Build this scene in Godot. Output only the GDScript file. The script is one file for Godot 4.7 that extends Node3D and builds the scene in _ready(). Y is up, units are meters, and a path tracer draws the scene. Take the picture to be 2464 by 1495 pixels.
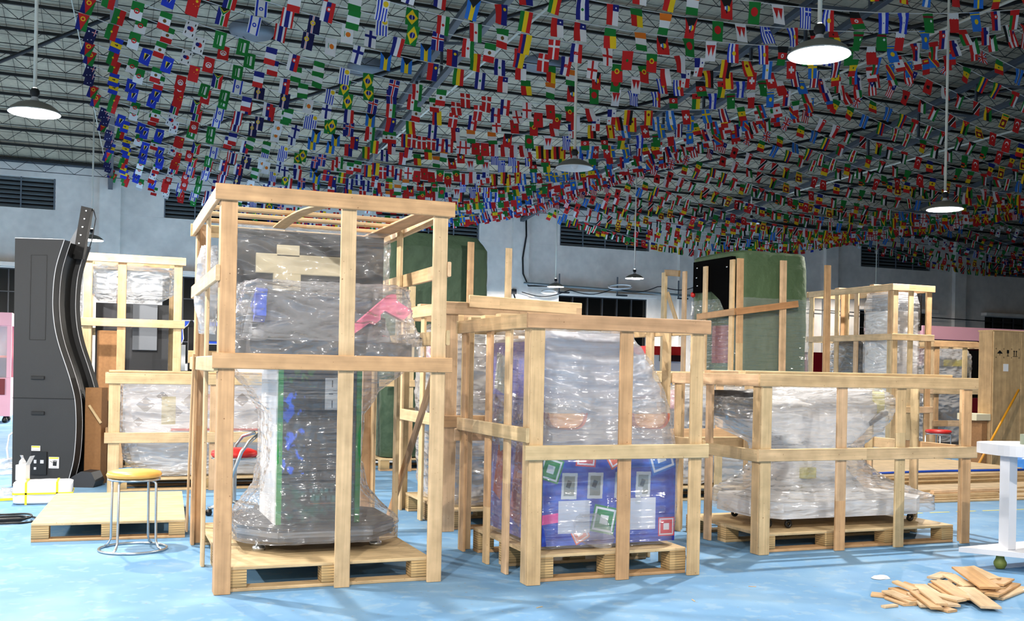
extends Node3D
# Building axes: x runs along the back wall, y up, -z from the camera towards the wall. V(x, h, p) is a point p metres in from the camera.

const EYE := 1.12
const WALL := 27.4          # distance of the back wall
const EAVE := 5.95
const SLOPE := 0.15
const RIDGE := 11.0
const BAY := 5.53
const LAMP_WHITE := Color(1.0, 0.97, 0.93)

var rng := RandomNumberGenerator.new()
var noise := FastNoiseLite.new()
var m := {}
var used := {}

func _ready() -> void:
	rng.seed = 7
	noise.seed = 3
	noise.frequency = 1.0
	var cam := Camera3D.new()
	cam.name = "camera"
	add_child(cam)
	cam.position = Vector3(0, EYE, 0)
	cam.rotation = Vector3(0, deg_to_rad(-21.7), 0)
	cam.rotate_object_local(Vector3(0, 0, 1), 0.02)
	var near := 0.1
	cam.set_frustum(1495.0 * near / 2450.0, Vector2(0, 142.5 * near / 2450.0), near, 200.0)
	cam.current = true
	var env := Environment.new()
	env.background_mode = Environment.BG_COLOR
	env.background_color = Color(0.004, 0.005, 0.008)
	env.tonemap_mode = Environment.TONE_MAPPER_LINEAR
	env.tonemap_exposure = 1.22
	env.sdfgi_enabled = true
	env.ssao_enabled = true
	env.ssil_enabled = true
	var we := WorldEnvironment.new()
	we.name = "world"
	we.environment = env
	add_child(we)

	materials()
	building()
	lamps()
	crate_a()
	crate_b()
	crate_d()
	crate_e()
	left_side()
	tarps()
	right_side()
	far_things()
	wall_services()
	floor_things()
	bunting()

# ---------------------------------------------------------------- helpers
func V(x: float, h: float, p: float) -> Vector3:
	return Vector3(x, h, -p)

func numbered(called: String) -> String:
	var n: int = used.get(called, 0)
	used[called] = n + 1
	return called if n == 0 else "%s_%03d" % [called, n]

func thing(called: String, label: String, category: String, at: Vector3, group := "") -> Node3D:
	var o := Node3D.new()
	o.name = numbered(called)
	add_child(o)
	o.position = at
	o.set_meta("label", label)
	o.set_meta("category", category)
	if group != "":
		o.set_meta("group", group)
	return o

func structure(called: String) -> Node3D:
	var o := Node3D.new()
	o.name = called
	add_child(o)
	o.set_meta("kind", "structure")
	return o

# meshes are made in the building's axes; a part keeps its place under its thing
func part(root: Node3D, called: String, mesh: Mesh, mat: Material, label := "") -> MeshInstance3D:
	var o := MeshInstance3D.new()
	o.name = called
	o.mesh = mesh
	o.material_override = mat
	var off := Vector3.ZERO
	var q: Node = root
	while q is Node3D and q != self:
		off -= (q as Node3D).position
		q = q.get_parent()
	o.position = off
	root.add_child(o, true)
	if label != "":
		o.set_meta("label", label)
	return o

func single(called: String, label: String, category: String, mesh: Mesh, mat: Material, group := "") -> MeshInstance3D:
	var o := MeshInstance3D.new()
	o.name = numbered(called)
	o.mesh = mesh
	o.material_override = mat
	add_child(o)
	o.set_meta("label", label)
	o.set_meta("category", category)
	if group != "":
		o.set_meta("group", group)
	return o

func flat() -> SurfaceTool:
	var st := SurfaceTool.new()
	st.begin(Mesh.PRIMITIVE_TRIANGLES)
	st.set_smooth_group(-1)
	st.set_color(Color.WHITE)
	return st

func smooth() -> SurfaceTool:
	var st := flat()
	st.set_smooth_group(0)
	return st

func done(st: SurfaceTool, tangents := false) -> ArrayMesh:
	st.generate_normals()
	if tangents:
		st.generate_tangents()
	st.index()
	return st.commit()

func tri(st: SurfaceTool, a: Vector3, b: Vector3, c: Vector3, ua := Vector2.ZERO, ub := Vector2.ZERO, uc := Vector2.ZERO) -> void:
	st.set_uv(ua); st.add_vertex(a)
	st.set_uv(ub); st.add_vertex(b)
	st.set_uv(uc); st.add_vertex(c)

func quad(st: SurfaceTool, a: Vector3, b: Vector3, c: Vector3, d: Vector3, ua := Vector2(0, 0), ub := Vector2(1, 0), uc := Vector2(1, 1), ud := Vector2(0, 1)) -> void:
	tri(st, a, b, c, ua, ub, uc)
	tri(st, a, c, d, ua, uc, ud)

func slab(st: SurfaceTool, lo: Vector3, hi: Vector3) -> void:
	var a := Vector3(minf(lo.x, hi.x), minf(lo.y, hi.y), minf(lo.z, hi.z))
	var b := Vector3(maxf(lo.x, hi.x), maxf(lo.y, hi.y), maxf(lo.z, hi.z))
	beam(st, Vector3(a.x, (a.y + b.y) / 2, (a.z + b.z) / 2), Vector3(b.x, (a.y + b.y) / 2, (a.z + b.z) / 2), Vector3.UP, b.y - a.y, b.z - a.z)

# a board from a to b: w wide along side, t thick, with chamfered long edges and, if splice is above 0, a second tone from there on
func beam(st: SurfaceTool, a: Vector3, b: Vector3, side: Vector3, w: float, t: float, tone := Color.WHITE, splice := 0.0, tone2 := Color.WHITE) -> void:
	var ax := (b - a).normalized()
	var s := (side - ax * side.dot(ax)).normalized()
	var n := ax.cross(s)
	var ch := minf(0.004, minf(w, t) * 0.2)
	var hw := w / 2
	var ht := t / 2
	var prof: Array[Vector2] = [Vector2(hw - ch, ht), Vector2(hw, ht - ch), Vector2(hw, -ht + ch), Vector2(hw - ch, -ht), Vector2(-hw + ch, -ht), Vector2(-hw, -ht + ch), Vector2(-hw, ht - ch), Vector2(-hw + ch, ht)]
	var length := a.distance_to(b)
	var cuts: Array[float] = [0.0, length]
	if splice > 0.0:
		cuts = [0.0, splice * length, length]
	var ou := rng.randf() * 3.0
	var ov := rng.randf()
	for k in cuts.size() - 1:
		st.set_color(tone if k == 0 else tone2)
		if k == 1:
			ou += 0.7
		var a0 := a + ax * cuts[k]
		var a1 := a + ax * cuts[k + 1]
		var run := 0.0
		for i in 8:
			var p: Vector2 = prof[i]
			var q: Vector2 = prof[(i + 1) % 8]
			var e := p.distance_to(q)
			var off0 := s * p.x + n * p.y
			var off1 := s * q.x + n * q.y
			var u0: float = ou + cuts[k] / 2.0
			var u1: float = ou + cuts[k + 1] / 2.0
			var v0 := ov + run * 2.0
			var v1 := ov + (run + e) * 2.0
			quad(st, a0 + off0, a0 + off1, a1 + off1, a1 + off0, Vector2(u0, v0), Vector2(u0, v1), Vector2(u1, v1), Vector2(u1, v0))
			run += e
	for e2 in 2:
		st.set_color(tone if e2 == 0 else (tone2 if splice > 0.0 else tone))
		var c := a if e2 == 0 else b
		for i in range(1, 7):
			var p0 := c + s * prof[0].x + n * prof[0].y
			var p1 := c + s * prof[i].x + n * prof[i].y
			var p2 := c + s * prof[i + 1].x + n * prof[i + 1].y
			var k0 := Vector2(ou, ov) + prof[0] * 2
			var k1 := Vector2(ou, ov) + prof[i] * 2
			var k2 := Vector2(ou, ov) + prof[i + 1] * 2
			if e2 == 0:
				tri(st, p0, p2, p1, k0, k2, k1)
			else:
				tri(st, p0, p1, p2, k0, k1, k2)

func box_mesh(lo: Vector3, hi: Vector3) -> ArrayMesh:
	var st := flat()
	slab(st, lo, hi)
	return done(st)

func tube(st: SurfaceTool, pts: PackedVector3Array, r: float, sides := 8, closed := false) -> void:
	var n := pts.size()
	var rings := []
	var up := Vector3(0.13, 0.97, 0.21)
	var run := 0.0
	for i in n:
		var t: Vector3
		if closed:
			t = pts[(i + 1) % n] - pts[(i + n - 1) % n]
		else:
			t = pts[mini(i + 1, n - 1)] - pts[maxi(i - 1, 0)]
		t = t.normalized()
		var s := t.cross(up)
		if s.length() < 0.05:
			s = t.cross(Vector3.RIGHT)
		s = s.normalized()
		var q := s.cross(t)
		var ring := []
		for k in sides + 1:
			var g := TAU * k / sides
			ring.append(pts[i] + (s * cos(g) + q * sin(g)) * r)
		rings.append(ring)
	for i in (n if closed else n - 1):
		var j := (i + 1) % n
		var l := pts[i].distance_to(pts[j])
		for k in sides:
			quad(st, rings[i][k], rings[j][k], rings[j][k + 1], rings[i][k + 1], Vector2(run, float(k) / sides), Vector2(run + l, float(k) / sides), Vector2(run + l, (k + 1.0) / sides), Vector2(run, (k + 1.0) / sides))
		run += l
	if not closed:
		for k in range(1, sides - 1):
			tri(st, rings[0][0], rings[0][k], rings[0][k + 1])
			tri(st, rings[n - 1][0], rings[n - 1][k + 1], rings[n - 1][k])

func tube_mesh(pts: Array, r: float, sides := 8, closed := false) -> ArrayMesh:
	var st := smooth()
	tube(st, PackedVector3Array(pts), r, sides, closed)
	return done(st)

# profile of (radius, height) turned round the upright through c
func lathe(st: SurfaceTool, c: Vector3, prof: Array, segs := 24) -> void:
	for i in prof.size() - 1:
		var p: Vector2 = prof[i]
		var q: Vector2 = prof[i + 1]
		for k in segs:
			var g0 := TAU * k / segs
			var g1 := TAU * (k + 1) / segs
			var d0 := Vector3(cos(g0), 0, sin(g0))
			var d1 := Vector3(cos(g1), 0, sin(g1))
			var a := c + d0 * p.x + Vector3.UP * p.y
			var b := c + d1 * p.x + Vector3.UP * p.y
			var e := c + d1 * q.x + Vector3.UP * q.y
			var f := c + d0 * q.x + Vector3.UP * q.y
			if p.x < 1e-5:
				tri(st, a, e, f)
			elif q.x < 1e-5:
				tri(st, a, b, e)
			else:
				quad(st, a, b, e, f)

func lathe_mesh(c: Vector3, prof: Array, segs := 24, hard := false) -> ArrayMesh:
	var st := flat() if hard else smooth()
	lathe(st, c, prof, segs)
	return done(st)

# an outline in the plane of ax and ay, as thick as depth
func extrude(st: SurfaceTool, poly: PackedVector2Array, o: Vector3, ax: Vector3, ay: Vector3, depth: Vector3, uvscale := Vector2(1, 1)) -> void:
	var ids := Geometry2D.triangulate_polygon(poly)
	for k in range(0, ids.size(), 3):
		var a := poly[ids[k]]
		var b := poly[ids[k + 1]]
		var c := poly[ids[k + 2]]
		var pa := o + ax * a.x + ay * a.y
		var pb := o + ax * b.x + ay * b.y
		var pc := o + ax * c.x + ay * c.y
		tri(st, pa, pb, pc, a * uvscale, b * uvscale, c * uvscale)
		tri(st, pa + depth, pc + depth, pb + depth, a * uvscale, c * uvscale, b * uvscale)
	for k in poly.size():
		var a := poly[k]
		var b := poly[(k + 1) % poly.size()]
		var pa := o + ax * a.x + ay * a.y
		var pb := o + ax * b.x + ay * b.y
		quad(st, pa, pa + depth, pb + depth, pb)

# a skin through rounded outlines [height, x, p, half width, half depth, squareness]; creased by noise
func skin(keys: Array, amp := 0.008, rows := 40, around := 64, twist := 0.0, capped := true) -> ArrayMesh:
	var st := smooth()
	if twist > 0.0:   # crumpled film needs a finer net
		rows = int(rows * 1.7)
		around = int(around * 1.7)
	var grid := []
	var seed_off := Vector3(rng.randf() * 50, rng.randf() * 50, rng.randf() * 50)
	var height := 0.0
	var girth := 0.0
	for k in keys.size():
		girth += 4.0 * (keys[k][3] + keys[k][4]) / keys.size()
		if k > 0:
			height += Vector2(keys[k][0] - keys[k - 1][0], keys[k][3] - keys[k - 1][3]).length()
	for r in rows + 1:
		var t := float(r) / rows * (keys.size() - 1)
		var i := mini(int(t), keys.size() - 2)
		var f := t - i
		f = f * f * (3 - 2 * f) * 0.5 + f * 0.5
		var k := []
		for j in 6:
			k.append(lerpf(keys[i][j], keys[i + 1][j], f))
		var hx: float = k[3]
		var hz: float = k[4]
		var rad: float = minf(hx, hz) * clampf(2.0 / k[5], 0.05, 1.0)
		var row := []
		for s in around + 1:
			var d := outline(float(s % around) / around, hx, hz, rad)
			var base := Vector3(k[1], k[0], -k[2]) + d
			var dir := d.normalized()
			var q1 := Vector3(base.x * 3.2, base.y * 1.6 + twist * (base.x - base.z) * 1.4, base.z * 3.2) + seed_off
			var fold := noise.get_noise_3dv(q1)
			if twist > 0.0:
				var c1 := 1.0 - minf(1.0, absf(noise.get_noise_3dv(q1 * 2.1 + Vector3(7, 3, 1))) * 3.2)
				var c2 := 1.0 - minf(1.0, absf(noise.get_noise_3dv(Vector3(base.x * 9.0, base.y * 5.0 + twist * base.x * 8.0, base.z * 9.0) + seed_off)) * 3.0)
				fold += 0.9 * c1 * c1 - 0.3 * c2 * c2 + 0.3
			elif amp > 0.0:
				fold += 0.6 * noise.get_noise_3dv(Vector3(base.x * 14.0, base.y * 6.0, base.z * 14.0) + seed_off)
			row.append(base + dir * fold * amp + Vector3.UP * fold * amp * 0.4)
		grid.append(row)
	for r in rows:
		for s in around:
			var u0 := float(s) / around * girth
			var u1 := float(s + 1) / around * girth
			var v0 := float(r) / rows * height
			var v1 := float(r + 1) / rows * height
			quad(st, grid[r][s], grid[r + 1][s], grid[r + 1][s + 1], grid[r][s + 1], Vector2(u0, v0), Vector2(u0, v1), Vector2(u1, v1), Vector2(u1, v0))
	if capped:
		var c := Vector3.ZERO
		for s in around:
			c += grid[rows][s] / around
		for s in around:
			tri(st, grid[rows][s], c, grid[rows][s + 1], Vector2(float(s) / around, 0), Vector2(0.5, 0.3), Vector2((s + 1.0) / around, 0))
	return done(st, true)

# a point on a rounded rectangle, f of the way round
func outline(f: float, hx: float, hz: float, rad: float) -> Vector3:
	var a := 2.0 * (hx - rad)
	var b := 2.0 * (hz - rad)
	var c := PI / 2 * rad
	var l := f * 2.0 * (a + b + 2.0 * c)
	for side in 4:
		var w := a if side % 2 == 0 else b
		var turn := -PI / 2 * side
		var far := hz if side % 2 == 0 else hx
		var p: Vector2
		if l <= w:
			p = Vector2(-w / 2 + l, far)
		elif l <= w + c:
			var g := (l - w) / maxf(rad, 1e-6)
			p = Vector2(w / 2 + rad * sin(g), far - rad + rad * cos(g))
		else:
			l -= w + c
			continue
		p = p.rotated(turn)
		return Vector3(p.x, 0, p.y)
	return Vector3(-a / 2, 0, hz)

# a soft box with rounded, slightly uneven sides
func soft_box(c: Vector3, half: Vector3, e := 6.0, amp := 0.004) -> ArrayMesh:
	var q := 0.93
	return skin([[c.y - half.y, c.x, -c.z, half.x * q, half.z * q, e], [c.y - half.y * 0.9, c.x, -c.z, half.x, half.z, e], [c.y, c.x, -c.z, half.x, half.z, e], [c.y + half.y * 0.9, c.x, -c.z, half.x, half.z, e], [c.y + half.y, c.x, -c.z, half.x * q, half.z * q, e]], amp, 20, 40)

# ---------------------------------------------------------------- materials
func mat(called: String, c: Color, rough := 0.6, metal := 0.0) -> StandardMaterial3D:
	var s := StandardMaterial3D.new()
	s.resource_name = called
	s.albedo_color = c
	s.roughness = rough
	s.metallic = metal
	m[called] = s
	return s

func grey_noise(freq: float, w: int, h: int, sd: int, octaves := 4, type := FastNoiseLite.TYPE_SIMPLEX_SMOOTH, frac := FastNoiseLite.FRACTAL_FBM) -> Image:
	var f := FastNoiseLite.new()
	f.seed = sd
	f.noise_type = type
	f.frequency = freq
	f.fractal_type = frac
	f.fractal_octaves = octaves
	var im := f.get_seamless_image(w, h)
	im.convert(Image.FORMAT_L8)
	return im

func colour_image(w: int, h: int, pick: Callable) -> ImageTexture:
	var im := Image.create_empty(w, h, false, Image.FORMAT_RGB8)
	for y in h:
		for x in w:
			im.set_pixel(x, y, pick.call(x, y))
	return ImageTexture.create_from_image(im)

func relief(im: Image, strength: float, w := 512) -> ImageTexture:
	im.convert(Image.FORMAT_RF)
	im.resize(w, w, Image.INTERPOLATE_CUBIC)
	im.bump_map_to_normal_map(strength)
	im.convert(Image.FORMAT_RGB8)
	return ImageTexture.create_from_image(im)

func film(called: String, c: Color, tex: Texture2D, strength: float, rough: float, scale: Vector3) -> StandardMaterial3D:
	var s := mat(called, c, rough)
	s.transparency = BaseMaterial3D.TRANSPARENCY_ALPHA
	s.cull_mode = BaseMaterial3D.CULL_DISABLED
	s.normal_enabled = true
	s.normal_texture = tex
	s.normal_scale = strength
	s.uv1_scale = scale
	s.metallic_specular = 0.5
	if c.a < 0.6 and called != "glass":
		s.backlight_enabled = true
		s.backlight = Color(0.3, 0.3, 0.3)
	return s

func materials() -> void:
	# boards: long streaks of grain, a few knots and small dark specks
	var streak := grey_noise(0.03, 48, 256, 11)
	streak.resize(1024, 256, Image.INTERPOLATE_CUBIC)
	var fine := grey_noise(0.12, 40, 256, 12)
	fine.resize(1024, 256, Image.INTERPOLATE_CUBIC)
	var blot := grey_noise(0.012, 1024, 256, 13)
	var speck := grey_noise(0.09, 1024, 256, 14, 2)
	var sd := streak.get_data()
	var fd := fine.get_data()
	var bd := blot.get_data()
	var pd := speck.get_data()
	var wood_pick := func(x: int, y: int) -> Color:
		var i := y * 1024 + x
		var g := 0.90 + (sd[i] / 255.0 - 0.5) * 0.14 + (fd[i] / 255.0 - 0.5) * 0.09 + (bd[i] / 255.0 - 0.5) * 0.13
		var k := clampf((pd[i] / 255.0 - 0.87) * 9.0, 0.0, 0.6)
		g = clampf(g, 0.4, 1.0)
		return Color(g, g * lerpf(0.985, 0.96, 1 - g), g * lerpf(0.97, 0.85, 1 - g)).lerp(Color(0.35, 0.22, 0.12), k)
	var wood := mat("wood", Color(1, 1, 1), 0.62)
	wood.albedo_texture = colour_image(1024, 256, wood_pick)
	wood.vertex_color_use_as_albedo = true
	# cut edges of plywood: thin layers
	var ply_pick := func(x: int, y: int) -> Color:
		var band := int(y / 6.0)
		var g := 0.72 + 0.2 * (band % 2) + 0.08 * sin(band * 12.9) + 0.04 * sin(x * 0.098 + band * 3.0)
		return Color(0.84 * g, 0.71 * g, 0.50 * g)
	var ply := mat("ply_edge", Color(1, 1, 1), 0.7)
	ply.albedo_texture = colour_image(64, 96, ply_pick)
	ply.uv1_triplanar = true
	ply.uv1_world_triplanar = true
	ply.uv1_scale = Vector3(9.0, 9.0, 9.0)
	# painted floor: wear, dust and scuffs
	var f1 := grey_noise(0.006, 1024, 1024, 21).get_data()
	var f2 := grey_noise(0.03, 1024, 1024, 22).get_data()
	var f3 := grey_noise(0.11, 1024, 1024, 23, 2).get_data()
	var floor_pick := func(x: int, y: int) -> Color:
		var i := y * 1024 + x
		var a := f1[i] / 255.0
		var b := f2[i] / 255.0
		var c := Color(0.43, 0.60, 0.76).lerp(Color(0.51, 0.66, 0.79), clampf((a - 0.35) * 2.0, 0, 1))
		c = c.lerp(Color(0.68, 0.73, 0.76), clampf((b - 0.62) * 3.0, 0, 0.25))
		c = c.lerp(Color(0.58, 0.50, 0.42), clampf((f3[i] / 255.0 - 0.84) * 6.0, 0, 0.5))
		return c
	var fl := mat("floor", Color(1, 1, 1), 0.6)
	fl.metallic_specular = 0.22
	fl.albedo_texture = colour_image(1024, 1024, floor_pick)
	fl.uv1_triplanar = true
	fl.uv1_world_triplanar = true
	fl.uv1_scale = Vector3(0.22, 0.22, 0.22)
	# limewashed wall: faint blotches and streaks
	var w1 := grey_noise(0.01, 512, 512, 31).get_data()
	var w2 := grey_noise(0.05, 512, 512, 32).get_data()
	var wall_pick := func(x: int, y: int) -> Color:
		var i := y * 512 + x
		var g := 0.90 + (w1[i] / 255.0 - 0.5) * 0.10 + (w2[i] / 255.0 - 0.5) * 0.05
		return Color(g * 1.03, g * 0.99, g * 0.95)
	var wl := mat("plaster", Color(1, 1, 1), 0.85)
	wl.albedo_texture = colour_image(512, 512, wall_pick)
	wl.uv1_triplanar = true
	wl.uv1_world_triplanar = true
	wl.uv1_scale = Vector3(0.15, 0.15, 0.15)
	var roof_pick := func(x: int, y: int) -> Color:
		var i := y * 512 + x
		var g := 0.66 + (w1[i] / 255.0 - 0.5) * 0.12 + (w2[i] / 255.0 - 0.5) * 0.08
		return Color(g * 1.0, g * 0.93, g * 0.80)
	var rf := mat("roof_sheet", Color(1, 1, 1), 0.7)
	rf.albedo_texture = colour_image(512, 512, roof_pick)
	rf.uv1_triplanar = true
	rf.uv1_world_triplanar = true
	rf.uv1_scale = Vector3(0.3, 0.3, 0.3)
	# films: crumpled stretch film, bubble film
	var crumple := grey_noise(0.03, 44, 160, 41, 3, FastNoiseLite.TYPE_SIMPLEX_SMOOTH, FastNoiseLite.FRACTAL_RIDGED)
	var cr := relief(crumple, 26.0)
	var stretch := grey_noise(0.05, 20, 160, 42, 3, FastNoiseLite.TYPE_SIMPLEX_SMOOTH, FastNoiseLite.FRACTAL_RIDGED)
	var sx := relief(stretch, 24.0)
	var bub := Image.create_empty(128, 128, false, Image.FORMAT_L8)
	for y in 128:
		for x in 128:
			var row := int(y / 16.0)
			var fx := fposmod(x + (8 if row % 2 else 0), 16.0) - 8.0
			var fy := fposmod(y, 16.0) - 8.0
			var rr := sqrt(fx * fx + fy * fy) / 7.0
			var hgt := sqrt(maxf(0.0, 1.0 - rr * rr))
			bub.set_pixel(x, y, Color(hgt, hgt, hgt))
	var bx := relief(bub, 5.0, 128)
	# several layers of film lie on each other, so they shine more than one sheet would
	film("film", Color(0.95, 0.96, 0.98, 0.07), cr, 1.3, 0.12, Vector3(0.9, 0.9, 0.9)).metallic = 0.24
	film("film_clear", Color(0.9, 0.92, 0.95, 0.0), cr, 1.3, 0.12, Vector3(0.8, 0.8, 0.8)).metallic = 0.16
	film("film_stretch", Color(0.93, 0.94, 0.97, 0.0), sx, 0.55, 0.1, Vector3(0.6, 1.5, 1.0)).metallic = 0.13
	film("film_soft", Color(0.93, 0.94, 0.97, 0.02), cr, 1.3, 0.12, Vector3(0.9, 0.9, 0.9)).metallic = 0.17
	film("film_thick", Color(0.93, 0.93, 0.94, 0.25), cr, 0.85, 0.12, Vector3(0.9, 0.9, 0.9)).metallic = 0.3
	film("film_bubble", Color(0.88, 0.90, 0.95, 0.5), bx, 1.0, 0.22, Vector3(12.0, 16.0, 1.0)).metallic = 0.4
	film("glass", Color(0.75, 0.8, 0.85, 0.25), cr, 0.0, 0.05, Vector3(1, 1, 1))
	# cloth cover
	var cloth := grey_noise(0.03, 160, 160, 51, 4)
	var cn := relief(cloth, 14.0)
	var tarp := mat("tarp", Color(0.19, 0.28, 0.20), 0.7)
	tarp.normal_enabled = true
	tarp.normal_texture = cn
	tarp.normal_scale = 0.4
	# textured black board
	var b1 := grey_noise(0.3, 256, 256, 61, 2).get_data()
	var black_pick := func(x: int, y: int) -> Color:
		var g := 0.13 + (b1[y * 256 + x] / 255.0 - 0.5) * 0.06
		return Color(g * 0.95, g, g * 1.08)
	var bb := mat("black_board", Color(1, 1, 1), 0.6)
	bb.albedo_texture = colour_image(256, 256, black_pick)
	bb.uv1_triplanar = true
	bb.uv1_scale = Vector3(3, 3, 3)
	# carton
	var cart_pick := func(x: int, y: int) -> Color:
		var g := 0.95 + (w2[(y % 512) * 512 + x] / 255.0 - 0.5) * 0.12
		return Color(0.62 * g, 0.45 * g, 0.29 * g)
	var ct := mat("carton", Color(1, 1, 1), 0.85)
	ct.albedo_texture = colour_image(256, 256, cart_pick)
	ct.uv1_triplanar = true
	ct.uv1_scale = Vector3(2, 2, 2)
	mat("steel", Color(0.75, 0.77, 0.78), 0.25, 0.9)
	mat("dark_steel", Color(0.10, 0.10, 0.11), 0.55, 0.2)
	mat("truss_grey", Color(0.26, 0.28, 0.31), 0.5, 0.1)
	mat("purlin", Color(0.12, 0.115, 0.11), 0.6, 0.1)
	mat("white_paint", Color(0.85, 0.85, 0.85), 0.5)
	mat("rod_cream", Color(0.80, 0.79, 0.74), 0.5)
	mat("shade_out", Color(0.48, 0.47, 0.44), 0.4, 0.3)
	mat("shade_in", Color(0.92, 0.93, 0.94), 0.5)
	mat("black", Color(0.03, 0.03, 0.035), 0.4)
	mat("gloss_black", Color(0.02, 0.02, 0.022), 0.45)
	mat("matt_black", Color(0.025, 0.025, 0.028), 0.95).metallic_specular = 0.1
	mat("edge_trim", Color(0.72, 0.73, 0.75), 0.35)
	mat("dark_grey", Color(0.17, 0.18, 0.20), 0.5)
	mat("mid_grey", Color(0.42, 0.44, 0.47), 0.55)
	mat("light_grey", Color(0.74, 0.75, 0.77), 0.5)
	mat("white", Color(0.88, 0.88, 0.89), 0.5)
	mat("cream", Color(0.86, 0.82, 0.70), 0.7)
	mat("blue", Color(0.10, 0.32, 0.82), 0.4)
	mat("pink", Color(0.93, 0.45, 0.60), 0.4)
	mat("pale_pink", Color(0.92, 0.68, 0.74), 0.45)
	mat("red", Color(0.75, 0.13, 0.12), 0.4)
	mat("orange", Color(0.93, 0.42, 0.15), 0.45)
	mat("amber", Color(0.90, 0.66, 0.34), 0.5)
	mat("yellow", Color(0.92, 0.84, 0.15), 0.5)
	mat("tan_seat", Color(0.85, 0.65, 0.32), 0.35)
	mat("dark_red", Color(0.45, 0.05, 0.10), 0.35)
	mat("green_edge", Color(0.12, 0.50, 0.22), 0.4)
	mat("pale_yellow", Color(0.85, 0.82, 0.50), 0.6)
	mat("louver", Color(0.52, 0.56, 0.58), 0.5, 0.2)
	mat("window_dark", Color(0.025, 0.028, 0.03), 0.15)
	mat("cable", Color(0.07, 0.07, 0.08), 0.5)
	mat("hose_blue", Color(0.10, 0.30, 0.75), 0.4)
	mat("table_white", Color(0.80, 0.81, 0.84), 0.4)
	mat("bag_blue", Color(0.25, 0.50, 0.80), 0.3)
	mat("purple_panel", Color(0.45, 0.45, 0.72), 0.45)
	var bulb := mat("bulb_glow", Color(1, 1, 1), 0.5)
	bulb.emission_enabled = true
	bulb.emission = LAMP_WHITE
	bulb.emission_energy_multiplier = 12.0
	var glow := mat("lamp_disc_glow", Color(1, 1, 1), 0.5)
	glow.emission_enabled = true
	glow.emission = LAMP_WHITE
	glow.emission_energy_multiplier = 3.0

func tone() -> Color:
	var c: Color = [Color(0.78, 0.58, 0.35), Color(0.76, 0.55, 0.31), Color(0.72, 0.56, 0.33), Color(0.77, 0.54, 0.34), Color(0.68, 0.43, 0.23)][rng.randi_range(0, 4)]
	return c * rng.randf_range(0.92, 1.06)

# a named board of a crate, pallet or pile
func board(root: Node3D, called: String, a: Vector3, b: Vector3, side: Vector3, w: float, t := 0.018, c := Color(-1, 0, 0)) -> MeshInstance3D:
	var st := flat()
	var t1 := tone() if c.r < 0 else c
	var t2 := tone()
	beam(st, a, b, side, w, t, t1, rng.randf_range(0.2, 0.8) if rng.randf() < 0.4 and a.distance_to(b) > 0.6 else 0.0, t2)
	return part(root, called, done(st), m.wood)

# ---------------------------------------------------------------- the hall
func roof_h(p: float) -> float:
	return EAVE + SLOPE * (WALL - p) if p > RIDGE else EAVE + SLOPE * (WALL - RIDGE) - SLOPE * (RIDGE - p)

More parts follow.
